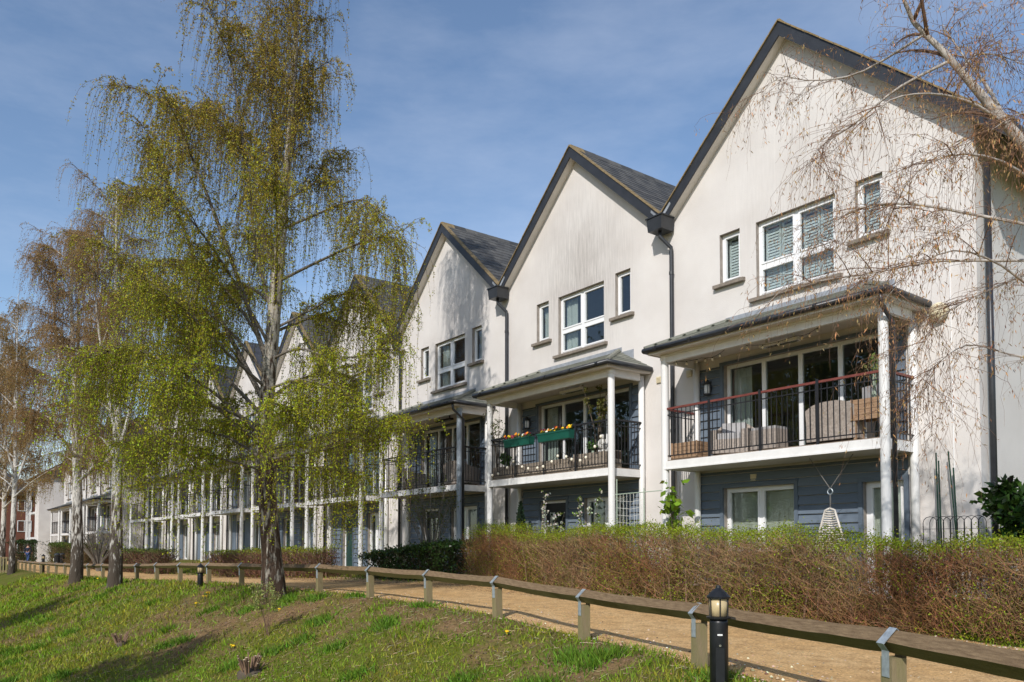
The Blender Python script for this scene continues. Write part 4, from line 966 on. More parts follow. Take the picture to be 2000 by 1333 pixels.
# ------------------------------------------------------------------ shrubs and garden plants
def shrub(name, label, base, n_st, H, spread, n_lf, leaf, col, cat='shrub', r0=.012, colt='plain_bark', lean=(0, 0), lmat='leaf', seed=1, z0=.0, fl=None, lz=.25, group=None, subs=5):
    random.seed(seed); root = empty(name, base, label, cat, group); m = MB(); tips = []
    for i in range(n_st):
        a = random.uniform(0, 2*math.pi); r_ = spread * random.uniform(.25, 1); h = H * random.uniform(.7, 1)
        e = Vector((math.cos(a)*r_+lean[0], math.sin(a)*r_+lean[1], h)); q = [Vector((random.uniform(-.06, .06), random.uniform(-.06, .06), -.1)), Vector((e.x*.22, e.y*.22, h*.35)), Vector((e.x*.6, e.y*.6, h*.7)), e]
        m.tube(q, [r0, r0*.75, r0*.5, r0*.2], 5)
        for k in range(subs):
            t = random.uniform(.35, 1.0); p = q[1].lerp(q[3], t); d = Vector((random.gauss(0, 1), random.gauss(0, 1), random.uniform(.1, 1.4))).normalized() * spread * random.uniform(.15, .4); m.tube([p, p + d * .6, p + d + Vector((0, 0, -.03))], [r0*.4, r0*.28, r0*.1], 4)
            for w_ in np.linspace(.3, 1, 4): tips.append(p + d * w_)
        tips.append(e)
    tag(m.build('stems', colt, root), kind='stuff')
    Tn = np.array(tips); Tn = Tn[Tn[:, 2] > lz * H]; P_ = Tn[rng.integers(0, len(Tn), n_lf)] + rng.normal(size=(n_lf, 3)) * spread * .06
    V_, F_ = leaf_arrays(P_, leaf * (.6 + .8 * rng.random(n_lf)), .2); tag(np_mesh('foliage', V_, F_, lmat, root, jcol(col, n_lf, .3)), kind='stuff')
    if fl:
        P_ = Tn[rng.integers(0, len(Tn), fl[0])] + rng.normal(size=(fl[0], 3)) * spread * .06; V_, F_ = leaf_arrays(P_, fl[1], 0, .9); tag(np_mesh('blossom', V_, F_, 'leaf', root, jcol(fl[2], fl[0], .08)), kind='stuff')
    return root
FLOOR = 0.0
def at_floor(px, Y, z=0.0): p = onY(px, 1000, Y); return Vector((p.x, Y, z))
shrub('tall_shrub', 'tall sprawling half bare shrub in front of the third house balcony', at_floor(842, 12.0, float(gz(-20, 12.0))), 26, 3.0, 1.15, 1300, .05, (.13, .15, .03), r0=.016, seed=3, colt='grey_twig')
shrub('bare_shrub', 'bare twiggy shrub behind the fence between birch trunks', gpt(49.5, 8.6), 60, 2.6, 1.7, 150, .05, (.16, .14, .05), r0=.03, seed=4, colt='grey_twig')
shrub('green_shrub', 'bright green leafy shrub growing against the right end house corner', Vector((EX + 1.15, 13.2, -.02)), 26, 1.75, .85, 5200, .13, (.035, .075, .014), lmat='glossy_leaf', seed=5)
shrub('magnolia', 'small tree with large bright green leaves between first and second balconies', at_floor(1322, 12.6), 7, 2.25, .45, 120, .16, (.17, .27, .02), 'plant', .014, seed=6, lmat='leaf', lz=.35)
shrub('blossom_tree', 'small white blossoming tree before the dark front door', at_floor(1076, 12.6), 4, 2.25, .40, 110, .06, (.13, .19, .03), 'plant', .012, seed=8, fl=(190, .055, (.72, .70, .62)), lz=.2)
shrub('blossom_tree', 'small blossoming tree in leaf left of the netting trellis', at_floor(1142, 12.6), 5, 2.15, .42, 260, .06, (.14, .20, .03), 'plant', .012, seed=9, fl=(240, .055, (.74, .72, .63)), lz=.2)
cb = at_floor(1017, 13.2); cr_ = empty('dwarf_conifer', cb, 'narrow dark green cone shaped conifer against the second house', 'shrub')
MB().tube([(0, 0, -.1), (0, 0, 1.8)], [.03, .01], 6).build('stem', 'plain_bark', cr_)
n = 2600; hh = rng.random(n) ** .8; aa = rng.random(n) * 6.28; rr_ = .21 * np.minimum(1, 4 * hh + .3) * (1 - hh ** 2.2) * (.75 + .3 * rng.random(n))
P_ = np.stack([np.cos(aa) * rr_, np.sin(aa) * rr_, .1 + hh * 1.9], 1); V_, F_ = leaf_arrays(P_, .06 * (.6 + .8 * rng.random(n)), -.9); tag(np_mesh('foliage', V_, F_, 'leaf', cr_, jcol((.035, .065, .035), n, .3)), kind='stuff')
# netting trellis on canes
t0 = at_floor(1205, 12.75); t1 = at_floor(1258, 12.75); tw = t1.x - t0.x
tr_ = empty('net_trellis', t0, 'green cane trellis hung with white netting at the second house', 'trellis')
for x in (0, tw): MB().tube([(x, 0, -.15), (x, 0, 2.35 if x == 0 else 2.1)], .012, 6).build('cane', 'net', tr_)
for z in (.1, 1.0, 2.0): MB().tube([(-.12, 0, z), (tw + .5, 0, z + .02)], .010, 6).build('cross_cane', 'net', tr_)
m = MB()
for i in range(1, 8): m.tube([(tw*i/8 + random.uniform(-.02, .02), 0, .1), (tw*i/8 + random.uniform(-.05, .05), .02, 1.1), (tw*i/8, 0, 2.0)], .004, 4)
for i in range(1, 12): m.tube([(0, 0, .1+i*.16), (tw/2, .03, .06+i*.16), (tw, 0, .1+i*.16)], .004, 4)
tag(m.build('netting', 'flower_white', tr_), kind='stuff')
# garden canes and hoop edging before the end wall
for i, (px, py, dx, lb_) in enumerate([(1828, 885, 8, 'leftmost green garden cane standing by the end wall'), (1833, 900, 8, 'short green cane close behind the leftmost cane'), (1852, 882, 26, 'leaning green garden cane right of the leftmost'), (1862, 914, 14, 'rightmost green cane, shorter and set back')]):
    Yc = 13.5 + .05 * i; a = onY(px, py, Yc); b = onY(px + dx, 1060, Yc); b.z = -.1
    tag(MB().tube([a - b, Vector((0, 0, 0))], .013, 6).build('garden_cane', 'stake_green', None, loc=b), lb_, 'cane', 'green garden canes')
he = empty('hoop_edging', at_floor(1816, 13.2), 'row of dark wire hoop edging below the garden canes', 'garden edging')
for i in range(9):
    x = i * .105; MB().tube([(x + .11 * math.cos(a) , 0, 1.22 + .1 * math.sin(a)) if 0 < a < math.pi else (x + (.11 if a <= 0 else -.11), 0, -.1) for a in [-.1] + list(np.linspace(.05, 3.09, 7)) + [3.3]], .006, 4).build('hoop', 'wire', he)
MB().tube([(-.12, .008, 1.12), (.96, .008, 1.12)], .005, 4).build('cross_wire', 'wire', he)

# ------------------------------------------------------------------ balcony things
BZ = 2.637
def box_planter(name, label, x, y, z, w_, d_, h_, m_, slats=3, group=None, rz=0):
    o = empty(name, (x, y, z), label, 'planter', group, rz)
    for k in range(slats):
        a, b = h_ * k / slats, h_ * (k + 1) / slats - .006
        for sg in (-1, 1): box('plank', m_, o, -w_/2, w_/2, sg*d_/2-.011, sg*d_/2+.011, a, b); box('plank', m_, o, sg*(w_/2-.012)-.011, sg*(w_/2-.012)+.011, -d_/2+.012, d_/2-.012, a, b)
    box('soil', 'soil', o, -w_/2+.03, w_/2-.03, -d_/2+.012, d_/2-.012, h_*.5, h_-.03)
    for sx in (-1, 1): box('corner_batten', m_, o, sx*w_/2-.02, sx*w_/2+.02, -d_/2-.024, -d_/2-.012, 0, h_+.004)
    return o
def sofa(name, label, x, y, w_, rz, cat='chair', depth=.72):
    o = empty(name, (x, y, BZ), label, cat, 'grey rattan balcony furniture', rz)
    m = MB(); m.box(-w_/2, w_/2, -depth/2, depth/2, .06, .34); m.build('base', 'rattan', o)
    # rounded back and arms
    m = MB(); k = 8
    for s in range(k):
        x0, x1 = -w_/2 + w_*s/k, -w_/2 + w_*(s+1)/k; f = lambda q: .62 + .12 * (1 - abs(2*q/w_)**3)
        m.hexa([(x0, depth/2-.12, .341), (x1, depth/2-.12, .341), (x1, depth/2, .341), (x0, depth/2, .341), (x0, depth/2-.10, f(x0)), (x1, depth/2-.10, f(x1)), (x1, depth/2+.03, f(x1)), (x0, depth/2+.03, f(x0))])
    m.build('backrest', 'rattan', o)
    for sx in (-1, 1):
        MB().hexa([(sx*(w_/2-.06)-.06, -depth/2, .341), (sx*(w_/2-.06)+.06, -depth/2, .341), (sx*(w_/2-.06)+.06, depth/2-.125, .341), (sx*(w_/2-.06)-.06, depth/2-.125, .341), (sx*(w_/2-.06)-.06, -depth/2, .53), (sx*(w_/2-.06)+.06, -depth/2, .53), (sx*(w_/2-.06)+.06, depth/2-.125, .60), (sx*(w_/2-.06)-.06, depth/2-.125, .60)]).build('arm', 'rattan', o)
        for sy in (-1, 1): box('foot', 'black_metal', o, sx*(w_/2-.08)-.025, sx*(w_/2-.08)+.025, sy*(depth/2-.08)-.025, sy*(depth/2-.08)+.025, 0, .06)
    box('seat_cushion', 'cushion', o, -w_/2+.13, w_/2-.13, -depth/2+.02, depth/2-.14, .342, .46)
    box('back_cushion', 'cushion', o, -w_/2+.14, w_/2-.14, depth/2-.26, depth/2-.125, .465, .72)
    return o
def xat(px, Y): return onY(px, 800, Y).x
# nearest house
sofa('rattan_armchair', 'grey rattan armchair at the left of the nearest balcony', xat(1428, 13.3), 13.34, .74, R(25))
sofa('rattan_sofa', 'grey rattan sofa with rounded back turned to the railing', xat(1640, 13.15), 13.16, .92, R(180), 'sofa', .66)
o = empty('rattan_footstool', (xat(1500, 13.1), 13.12, BZ), 'square grey rattan footstool between armchair and rounded sofa', 'footstool', 'grey rattan balcony furniture')
MB().box(-.28, .28, -.2, .2, .05, .42).build('base', 'rattan', o); MB().box(-.27, .27, -.19, .19, .421, .47).build('cushion', 'cushion', o)
for sx in (-1, 1):
    for sy in (-1, 1): box('foot', 'black_metal', o, sx*.22-.02, sx*.22+.02, sy*.15-.02, sy*.15+.02, 0, .05)
box_planter('timber_planter', 'reddish slatted timber planter at the left end of the nearest balcony', xat(1347, 12.98), 12.98, BZ, .66, .34, .36, 'weathered_wood', 4, 'timber planters on balconies')
ps = box_planter('raised_planter', 'reddish timber planter on legs at the right end of the nearest balcony', xat(1708, 12.98), 12.98, BZ + .34, .62, .30, .36, 'weathered_wood', 4, 'timber planters on balconies')
for sx in (-1, 1):
    for sy in (-1, 1): box('leg', 'weathered_wood', ps, sx*.28-.02, sx*.28+.02, sy*.12-.02, sy*.12+.02, -.34, 0)
shrub('balcony_grass', 'tuft of thin green stems in the raised timber planter', (xat(1708, 12.98), 12.98, BZ + .67), 18, .75, .14, 120, .07, (.16, .22, .05), 'plant', .005, seed=21, colt='net', subs=1)
o = empty('garden_chair', (xat(1690, 13.45), 13.42, BZ), 'grey cushioned garden chair with white frame by the glass', 'chair', rz=R(-20))
for sx in (-1, 1):
    for sy in (-1, 1): box('leg', 'white_paint', o, sx*.24-.018, sx*.24+.018, sy*.2-.018, sy*.2+.018, 0, 1.0 if sy > 0 else .42)
box('seat', 'cushion', o, -.258, .258, -.218, .18, .421, .50); box('backrest', 'cushion', o, -.22, .22, .15, .21, .55, 1.05)
def heater(x, z, label, m_):
    o = empty('patio_heater', (x, 13.25, z), label, 'heater'); box('housing', m_, o, -.42, .42, -.07, .07, -.06, .0)
    for k in range(3): box('reflector', 'chrome', o, -.40 + k*.27, -.15 + k*.27, -.05, .05, -.072, -.061)
    for sx in (-1, 1): box('bracket', m_, o, sx*.3-.015, sx*.3+.015, -.015, .015, .0, .105)
heater(xat(1525, 13.25), 4.765, 'white bar heater under the nearest canopy', 'upvc'); heater(xat(1118, 13.25), 4.765, 'white bar heater under the second house canopy', 'upvc'); heater(xat(868, 13.25), 4.765, 'black bar heater under the third house canopy', 'black_metal')
# festoon lights
def festoon(label, pts, n, rb_=.026):
    A = [Vector(p) for p in pts]; o = empty('string_lights', A[0], label, 'string lights', 'bulb strings on the balconies')
    line = []
    for a, b in zip(A, A[1:]):
        for k in range(8): t = k / 8; q = a.lerp(b, t); q.z -= .10 * math.sin(math.pi * t) * (b-a).length / 1.2; line.append(q)
    line.append(A[-1]); MB().tube([q - A[0] for q in line], .005, 5).build('cable', 'wire', o)
    me = MB().ball((0, 0, -.05), rb_, 6, 1.2).mesh('bulb', 'bulb', True); me2 = MB().lathe([(.012, -.022), (.012, 0)], (0, 0, 0), 6).mesh('socket', 'wire')
    for k in range(n):
        q = line[int((k + .5) / n * (len(line) - 1))] - A[0]; inst('bulb', me, o, q); inst('socket', me2, o, q)
c0 = -C[0]
festoon('bulb string sagging under the nearest canopy edge', [(c0-2.3, 12.62, 4.80), (c0-1.7, 13.2, 4.78), (c0-.6, 12.75, 4.80), (c0+.5, 13.2, 4.78), (c0+1.4, 12.75, 4.80)], 15)
c1 = -C[1]
festoon('ball light string looped along the second house railing', [(c1-2.3, 12.64, 2.80), (c1-1.2, 12.62, 3.10), (c1-.2, 12.62, 2.85), (c1+.7, 12.62, 3.15), (c1+1.5, 12.62, 2.9), (c1+2.3, 12.63, 3.65)], 16, .034)
# hanging woven chair below the nearest balcony
hp = onY(1622, 995, 13.05); hp.z = 0
o = empty('hanging_chair', (hp.x, 13.05, .24), 'cream woven hanging chair on ropes below the nearest balcony', 'hanging chair')
for sx in (-1, 1): MB().tube([(sx*.42 + .02, 0, 2.20), (0, 0, 1.62)], .008, 5).build('rope', 'rope', o)
MB().tube([(.05*math.cos(a), 0, 1.57 + .05*math.sin(a)) for a in np.linspace(0, 6.28, 13)], .010, 5).build('ring', 'galvanised', o); MB().tube([(0, 0, 1.52), (0, 0, 1.26)], .014, 6).build('hanger', 'rope', o)
prof = [(0, 1.27), (.09, 1.24), (.15, 1.05), (.24, .75), (.33, .45), (.30, .22), (0, .12)]
MB().tube([(x, -.02, z) for x, z in prof] + [(-x, -.02, z) for x, z in prof[::-1][1:]], .020, 7).build('frame', 'cream_weave', o, True)
m = MB()
for i in range(26):
    z = .2 + 1.02 * i / 25; hw_ = np.interp(z, [.12, .22, .45, .75, 1.05, 1.24, 1.27], [0, .30, .33, .24, .15, .09, 0]); m.tube([(-hw_, -.02, z), (0, .20 * (1.3 - z), z - .01), (hw_, -.02, z)], .014, 5)
tag(m.build('woven_seat', 'cream_weave', o), kind='stuff')
# round dome on the end wall
dm = onY(1834, 610, WALL_Y - .05); o = empty('wall_dome', dm, 'round cream alarm dome high on the end wall right of the canopy', 'alarm box')
MB().add(*(lambda b: (b.v, b.f))(MB().lathe([(.16, 0), (.16, .04), (.12, .10), (.05, .13)], (0, 0, 0), 16))).build('dome', 'cream_dome', o, True).rotation_euler = (R(90), 0, 0)
MB().box(-.05, .05, -.004, .045, -.05, .05).build('bracket', 'cream_dome', o)
for px, py, lb_ in ((1345, 730, 'small cream vent cover left of the nearest balcony'), (1286, 742, 'small cream vent cover right of the second balcony'), (1471, 933, 'small cream vent plate on the blue cladding under the nearest balcony')):
    p = onY(px, py, WALL_Y - .04); o = empty('vent_cover', p, lb_, 'vent', 'small wall vents'); MB().box(-.07, .07, 0, .037, -.07, .07).build('plate', 'cream_dome', o); 
    for k in range(4): box('louvre', 'cream_dome', o, -.055, .055, -.008, -.001, -.05+k*.028, -.038+k*.028)
# second house: green boxes, troughs, pots
def flowers(label, x, y, z, w_, n, seed):
    random.seed(seed); o = empty('bedding_flowers', (x, y, z), label, 'flowers', 'flowers in the green boxes')
    P_ = np.stack([(rng.random(n*8)-.5) * w_, (rng.random(n*8)-.5) * .14, rng.random(n*8) * .10], 1); V_, F_ = leaf_arrays(P_, .05, -.4); tag(np_mesh('leaves', V_, F_, 'leaf', o, jcol((.10, .17, .03), n*8)), kind='stuff')
    ms = {c: MB().add(*(lambda b: (b.v, b.f))(MB().lathe([(.012, 0), (.034, .012), (.038, .02), (.02, .026)], (0, 0, 0), 8))).mesh('flower', c) for c in ('flower_yellow', 'flower_orange', 'flower_red', 'flower_white')}
    for i in range(n): q = inst('flower', ms[random.choice(['flower_yellow']*4 + ['flower_orange']*2 + ['flower_red']*3 + ['flower_white'])], o, (random.uniform(-.5, .5) * w_, random.uniform(-.10, .04), random.uniform(.05, .15)), (random.uniform(.5, 1.4), 0, random.uniform(-.6, .6)))
for k, (xa, xb, lb_) in enumerate(((991, 1041, 'left green ribbed window box hung on the railing'), (1057, 1119, 'right green ribbed window box hung on the railing'))):
    x0, x1 = xat(xa, 12.6), xat(xb, 12.6); o = empty('window_box', ((x0+x1)/2, 12.565, 3.41), lb_, 'planter', 'green window boxes'); w_ = x1 - x0
    MB().hexa([(-w_/2+.02, -.08, 0), (w_/2-.02, -.08, 0), (w_/2-.02, .08, 0), (-w_/2+.02, .08, 0), (-w_/2, -.095, .20), (w_/2, -.095, .20), (w_/2, .085, .20), (-w_/2, .085, .20)]).build('trough', 'green_plastic', o)
    for i in range(int(w_ / .045)): x = -w_/2 + .035 + i * .045; MB().hexa([(x-.008, -.088, .005), (x+.008, -.088, .005), (x+.008, -.078, .005), (x-.008, -.078, .005), (x-.008, -.103, .19), (x+.008, -.103, .19), (x+.008, -.090, .19), (x-.008, -.090, .19)]).build('rib', 'green_plastic', o)
    box('rim', 'green_plastic', o, -w_/2-.012, w_/2+.012, -.11, -.09, .175, .21)
    flowers(('yellow and red' if k == 0 else 'orange and yellow') + ' pansies in the ' + ('left' if k == 0 else 'right') + ' green window box', (x0+x1)/2, 12.565, 3.58, w_ - .06, 26 if k else 20, 30 + k)
for k, (xa, xb, lb_) in enumerate(((964, 1004, 'left grey timber trough on the second balcony'), (1010, 1118, 'middle long grey timber trough on the second balcony'), (1126, 1184, 'right grey timber trough on the second balcony'), (1200, 1248, 'rightmost short timber trough on the second balcony'))):
    x0, x1 = xat(xa, 12.85), min(xat(xb, 12.85), -C[1] + 2.26); box_planter('timber_trough', lb_, (x0+x1)/2, 12.92, BZ, x1-x0, .28, .34 + .06*(k > 1), 'grey_wood', 3, 'timber planters on balconies')
shrub('olive_tree', 'bushy potted olive tree beside the white column of the second balcony', (xat(1168, 13.0), 13.0, BZ + .35), 6, 1.7, .36, 950, .055, (.13, .13, .03), 'plant', .02, seed=22, lz=.35)
shrub('climbing_plant', 'thin climbing plant on the left column of the second balcony', (xat(972, 12.8), 12.8, BZ + .3), 8, 1.7, .38, 420, .05, (.10, .12, .04), 'plant', .010, seed=23)
shrub('potted_tulips', 'clump of green tulip leaves left on the second balcony', (xat(987, 12.85), 12.88, BZ + .32), 14, .36, .16, 90, .12, (.07, .16, .03), 'plant', .008, seed=24, colt='net', subs=1)
shrub('potted_daffodils', 'short green potted plant in the right timber trough', (xat(1157, 12.9), 12.9, BZ + .38), 12, .28, .14, 80, .11, (.08, .17, .03), 'plant', .008, seed=25, colt='net', subs=1)
st = empty('garden_statue', (-C[1] + 1.86, 12.92, BZ + .395), 'small white stone figure on the rightmost trough of the second balcony', 'statue')
MB().hexa([(-.11, -.08, 0), (.11, -.08, 0), (.11, .08, 0), (-.11, .08, 0), (-.10, -.07, .05), (.10, -.07, .05), (.10, .07, .05), (-.10, .07, .05)]).build('plinth', 'stone_white', st)
m = MB(); m.ball((0, 0, .13), .11, 8, .75); m.ball((-.02, 0, .24), .085, 8, 1.1); m.ball((.01, -.02, .355), .06, 8, 1.15); m.tube([(-.09, 0, .28), (-.12, -.05, .18), (-.03, -.10, .15)], [.03, .028, .022], 6); m.tube([(.07, 0, .28), (.11, -.05, .19), (.03, -.10, .16)], [.03, .028, .022], 6); m.build('figure', 'stone_white', st, True)
o = empty('terracotta_pot', (xat(1030, 13.1), 13.1, BZ), 'terracotta pot behind the middle trough of the second balcony', 'pot'); MB().lathe([(.10, 0), (.15, .28), (.17, .28), (.17, .34), (.15, .34)], (0, 0, 0), 14).build('pot', 'terracotta', o, True); MB().lathe([(.145, .30), (.145, .32)], (0, 0, 0), 14).build('soil', 'soil', o)
# third house: rattan chair and a table
sofa('rattan_armchair', 'rattan chair on the shaded third balcony', -C[2] + 1.6, 13.3, .8, R(200))
sofa('rattan_armchair', 'rattan chair at the left of the third balcony', -C[2] - 1.2, 13.3, .8, R(150))
# ------------------------------------------------------------------ grass, weeds and litter on the bank
n = 330000
r_ = 4.2 + (46 - 4.2) * rng.random(n) ** 1.25; th = YAW + R(-48) + R(100) * rng.random(n)
X = -np.sin(th) * r_; Y = np.cos(th) * r_; u_ = -X; s_ = vf(u_) - Y
d1 = fbm(X, Y, 1.6); d2 = fbm(X + 40, Y - 20, .55); edge = s_ + .5 * (fbm(X, Y, .7) - .5)
bare_ = bare(X, Y); dens = np.clip(1.0 - .85 * bare_, .18, 1)
hed = np.interp(u_, [-8, 3, 8, 16, 24, 60], [10.0, 10.0, 10.9, 11.5, 11.2, 9.8])
verge = (np.abs(Y - hed) < .6) & (fbm(X, Y, .9) > .47)
keep = ((edge > -.16) & (rng.random(n) < dens)) | (verge & (rng.random(n) < .5)) | ((Y > hed + .3) & (Y < 13) & (rng.random(n) < .4))
X, Y, r_, d1, d2, s_ = X[keep], Y[keep], r_[keep], d1[keep], d2[keep], s_[keep]; n = len(X)
Zg = gz(X, Y); h = (.022 + .05 * rng.random(n) ** 2 + .05 * np.clip(d2 - .52, 0, 1) * 4 * rng.random(n)) * (1 + .012 * r_) * np.where(-X > 17, 1.5, 1.0); wd = .0042 * (1 + r_ * .13) * (.7 + .6 * rng.random(n))
az = rng.random(n) * 6.283; ln = rng.normal(size=(n, 2)) * h[:, None] * .55
B0 = np.stack([X - np.cos(az) * wd, Y - np.sin(az) * wd, Zg - .01], 1); B1 = np.stack([X + np.cos(az) * wd, Y + np.sin(az) * wd, Zg - .01], 1); T_ = np.stack([X + ln[:, 0], Y + ln[:, 1], Zg + h], 1)
V_ = np.stack([B0, B1, T_], 1).reshape(-1, 3); F_ = np.arange(3 * n).reshape(n, 3)
mixv = np.clip((fbm(X - 15, Y + 8, 1.1) - .38) * 3.5 + .22 * rng.normal(size=n), 0, 1)[:, None]
col = np.array([.165, .275, .012]) * (1 - mixv) + np.array([.27, .27, .026]) * mixv
dry = rng.random(n) < (.06 + .6 * bare(X, Y)); col[dry] = np.array([.22, .155, .08])
tag(np_mesh('grass', V_, F_, 'blade', None, jcol(col, n, .25)), 'patchy spring grass over the sloping bank', 'grass', kind='stuff')
# clumps of longer grass and broad weeds
n = 26000; cu = rng.random(420); ctr_r = 5 + 30 * cu; ctr_t = YAW + R(-40) + R(84) * rng.random(420); cx_, cy_ = -np.sin(ctr_t) * ctr_r, np.cos(ctr_t) * ctr_r; ok = (vf(-cx_) - cy_ > .1) & ((fbm(cx_, cy_, 2.0) > .46)); cx_, cy_ = cx_[ok], cy_[ok]
k = rng.integers(0, len(cx_), n); X = cx_[k] + rng.normal(size=n) * .11; Y = cy_[k] + rng.normal(size=n) * .11; Zg = gz(X, Y); rr_ = np.hypot(X, Y)
h = .05 + .09 * rng.random(n); az = rng.random(n) * 6.283; wd = .004 + .0006 * rr_; ln = rng.normal(size=(n, 2)) * h[:, None] * .6
V_ = np.stack([np.stack([X - np.cos(az)*wd, Y - np.sin(az)*wd, Zg - .01], 1), np.stack([X + np.cos(az)*wd, Y + np.sin(az)*wd, Zg - .01], 1), np.stack([X + ln[:, 0], Y + ln[:, 1], Zg + h], 1)], 1).reshape(-1, 3)
tag(np_mesh('grass_tufts', V_, np.arange(3*n).reshape(n, 3), 'blade', None, jcol((.12, .22, .018), n, .3)), 'darker tufts of longer grass dotted over the bank', 'grass', kind='stuff')
# pebbles and dead leaves on the path and the bare soil
n = 30000; uu = rng.random(n) ** 1.3 * 26 + 1; tt = rng.random(n) ** .75; vv = vf(uu) - .1 + tt * 4.4; X, Y = -uu, vv; Zg = gz(X, Y) + .02
sz = .006 + .019 * rng.random(n) ** 3
O = np.array([[1, 0, 0], [0, 1, 0], [-1, 0, 0], [0, -1, 0], [0, 0, .6], [0, 0, -.6]]); jit = O[None] * sz[:, None, None] * (.6 + .8 * rng.random((n, 6, 1)))
V_ = (np.stack([X, Y, Zg], 1)[:, None] + jit).reshape(-1, 3); fo_ = np.array([[0, 1, 4], [1, 2, 4], [2, 3, 4], [3, 0, 4], [1, 0, 5], [2, 1, 5], [3, 2, 5], [0, 3, 5]])
F_ = (np.arange(n)[:, None, None] * 6 + fo_[None]).reshape(-1, 3)
tag(np_mesh('pebbles', V_, F_, 'catkin', None, np.repeat(jcol(np.where(rng.random((n, 1)) < .35, np.array([[.62, .52, .40]]), np.array([[.36, .25, .15]])), n, .35), 8, axis=0)), 'small stones strewn over the sandy path', 'pebbles', kind='stuff')
n = 16000; uu = rng.random(n) * 28 + 1; vv = vf(uu) + np.where(rng.random(n) < .6, 2.6 + 1.4 * rng.random(n), -3.5 * rng.random(n)); P_ = np.stack([-uu, vv, gz(-uu, vv) + .025], 1); V_, F_ = leaf_arrays(P_, .03 + .03 * rng.random(n), .05); V_[:, 2] = np.repeat(P_[:, 2], 4) + .012 * rng.random(4 * n)
tag(np_mesh('leaf_litter', V_, F_, 'catkin', None, jcol((.22, .13, .075), n, .35)), 'brown leaf litter along the hedge foot and bank', 'leaf litter', kind='stuff')
# clods of crumbly soil, dead stalks and small sticks on the bare patches
n = 26000; uu = rng.random(n) * 30 + 2; vv = vf(uu) - .05 - 4.5 * rng.random(n); kp = rng.random(n) < bare(-uu, vv) * 1.1; uu, vv = uu[kp], vv[kp]; n = len(uu); X, Y = -uu, vv; Zg = gz(X, Y) + .004
sz = .006 + .022 * rng.random(n) ** 3; jit = O[None] * sz[:, None, None] * (.6 + .8 * rng.random((n, 6, 1)))
V_ = (np.stack([X, Y, Zg], 1)[:, None] + jit).reshape(-1, 3); F_ = (np.arange(n)[:, None, None] * 6 + fo_[None]).reshape(-1, 3)
tag(np_mesh('soil_clods', V_, F_, 'catkin', None, np.repeat(jcol((.17, .115, .07), n, .35), 8, axis=0)), 'crumbs of bare earth on the worn parts of the bank', 'soil', kind='stuff')
n = 5200; uu = rng.random(n) ** 1.2 * 30 + 2; vv = vf(uu) - 5 * rng.random(n); a_ = rng.random(n) * 6.283; ln_ = .03 + .16 * rng.random(n) ** 3; c_ = np.stack([-uu, vv], 1)
S_ = []
for q in (-.5, 0, .5):
    xy = c_ + np.stack([np.cos(a_), np.sin(a_)], 1) * (ln_ * q)[:, None] + rng.normal(size=(n, 2)) * .004; S_.append(np.concatenate([xy, (gz(xy[:, 0], xy[:, 1]) + .012 + .02 * rng.random(n))[:, None]], 1))
V_, F_ = strand_arrays(np.stack(S_, 1), np.full((n, 3), .0028)); fc = np.tile(np.repeat(jcol((.42, .33, .20), n, .35), 2, axis=0), (3, 1))
tag(np_mesh('dead_stalks', V_, F_, 'catkin', None, fc), 'straw coloured dead stalks and sticks lying on the bank', 'sticks', kind='stuff')
# white cable on the end wall
cw = onY(1861, 800, WALL_Y - .012)
tag(MB().tube([(0, 0, 0), (0, 0, 6.0)], .007, 6).build('wall_cable', 'upvc', None, loc=(cw.x, WALL_Y - .012, .1)), 'thin white cable running up the end wall', 'cable')
# dandelions and daisies
dme = MB().lathe([(.006, 0), (.03, .008), (.032, .016), (.018, .024)], (0, 0, .05), 8).tube([(0, 0, -.02), (0, 0, .052)], .004, 4).mesh('flower_head', 'flower_yellow')
lfm = MB(); 
for k in range(7): a = k * .9; lfm.add([(0, 0, .004), (.05*math.cos(a)-.014*math.sin(a), .05*math.sin(a)+.014*math.cos(a), .025), (.11*math.cos(a), .11*math.sin(a), .012), (.05*math.cos(a)+.014*math.sin(a), .05*math.sin(a)-.014*math.cos(a), .025)], [(0, 1, 2, 3)])
lfm = lfm.mesh('rosette', 'stake_green')
mat('dandelion_leaf', (.06, .13, .02), .6, .2); lfm.materials[0] = MATS['dandelion_leaf']
spots = [((991, 1243), 'dandelion nearest the path below the middle fence posts'), ((408, 1163), 'dandelion by the dark bollard, uppermost of a cluster'), ((398, 1170), 'dandelion just below the bollard cluster'), ((386, 1185), 'dandelion lowest of the bollard cluster'), ((453, 1268), 'dandelion above the large coppiced stump'), ((190, 1134), 'dandelion between the two white birch trunks'), ((540, 1197), 'dandelion below the big birch foot')]
for (px, py), lb_ in spots:
    p = ground(px, py); o = empty('dandelion', p, lb_, 'dandelion', 'dandelions on the bank'); sc_ = .75 + .014 * p.length
    inst('rosette', lfm, o, scale=(sc_, sc_, sc_))
    for k in range(2): inst('flower_head', dme, o, (random.uniform(-.05, .05), random.uniform(-.05, .05), 0), (random.uniform(-.3, .3), random.uniform(-.3, .3), 0), (sc_, sc_, sc_))
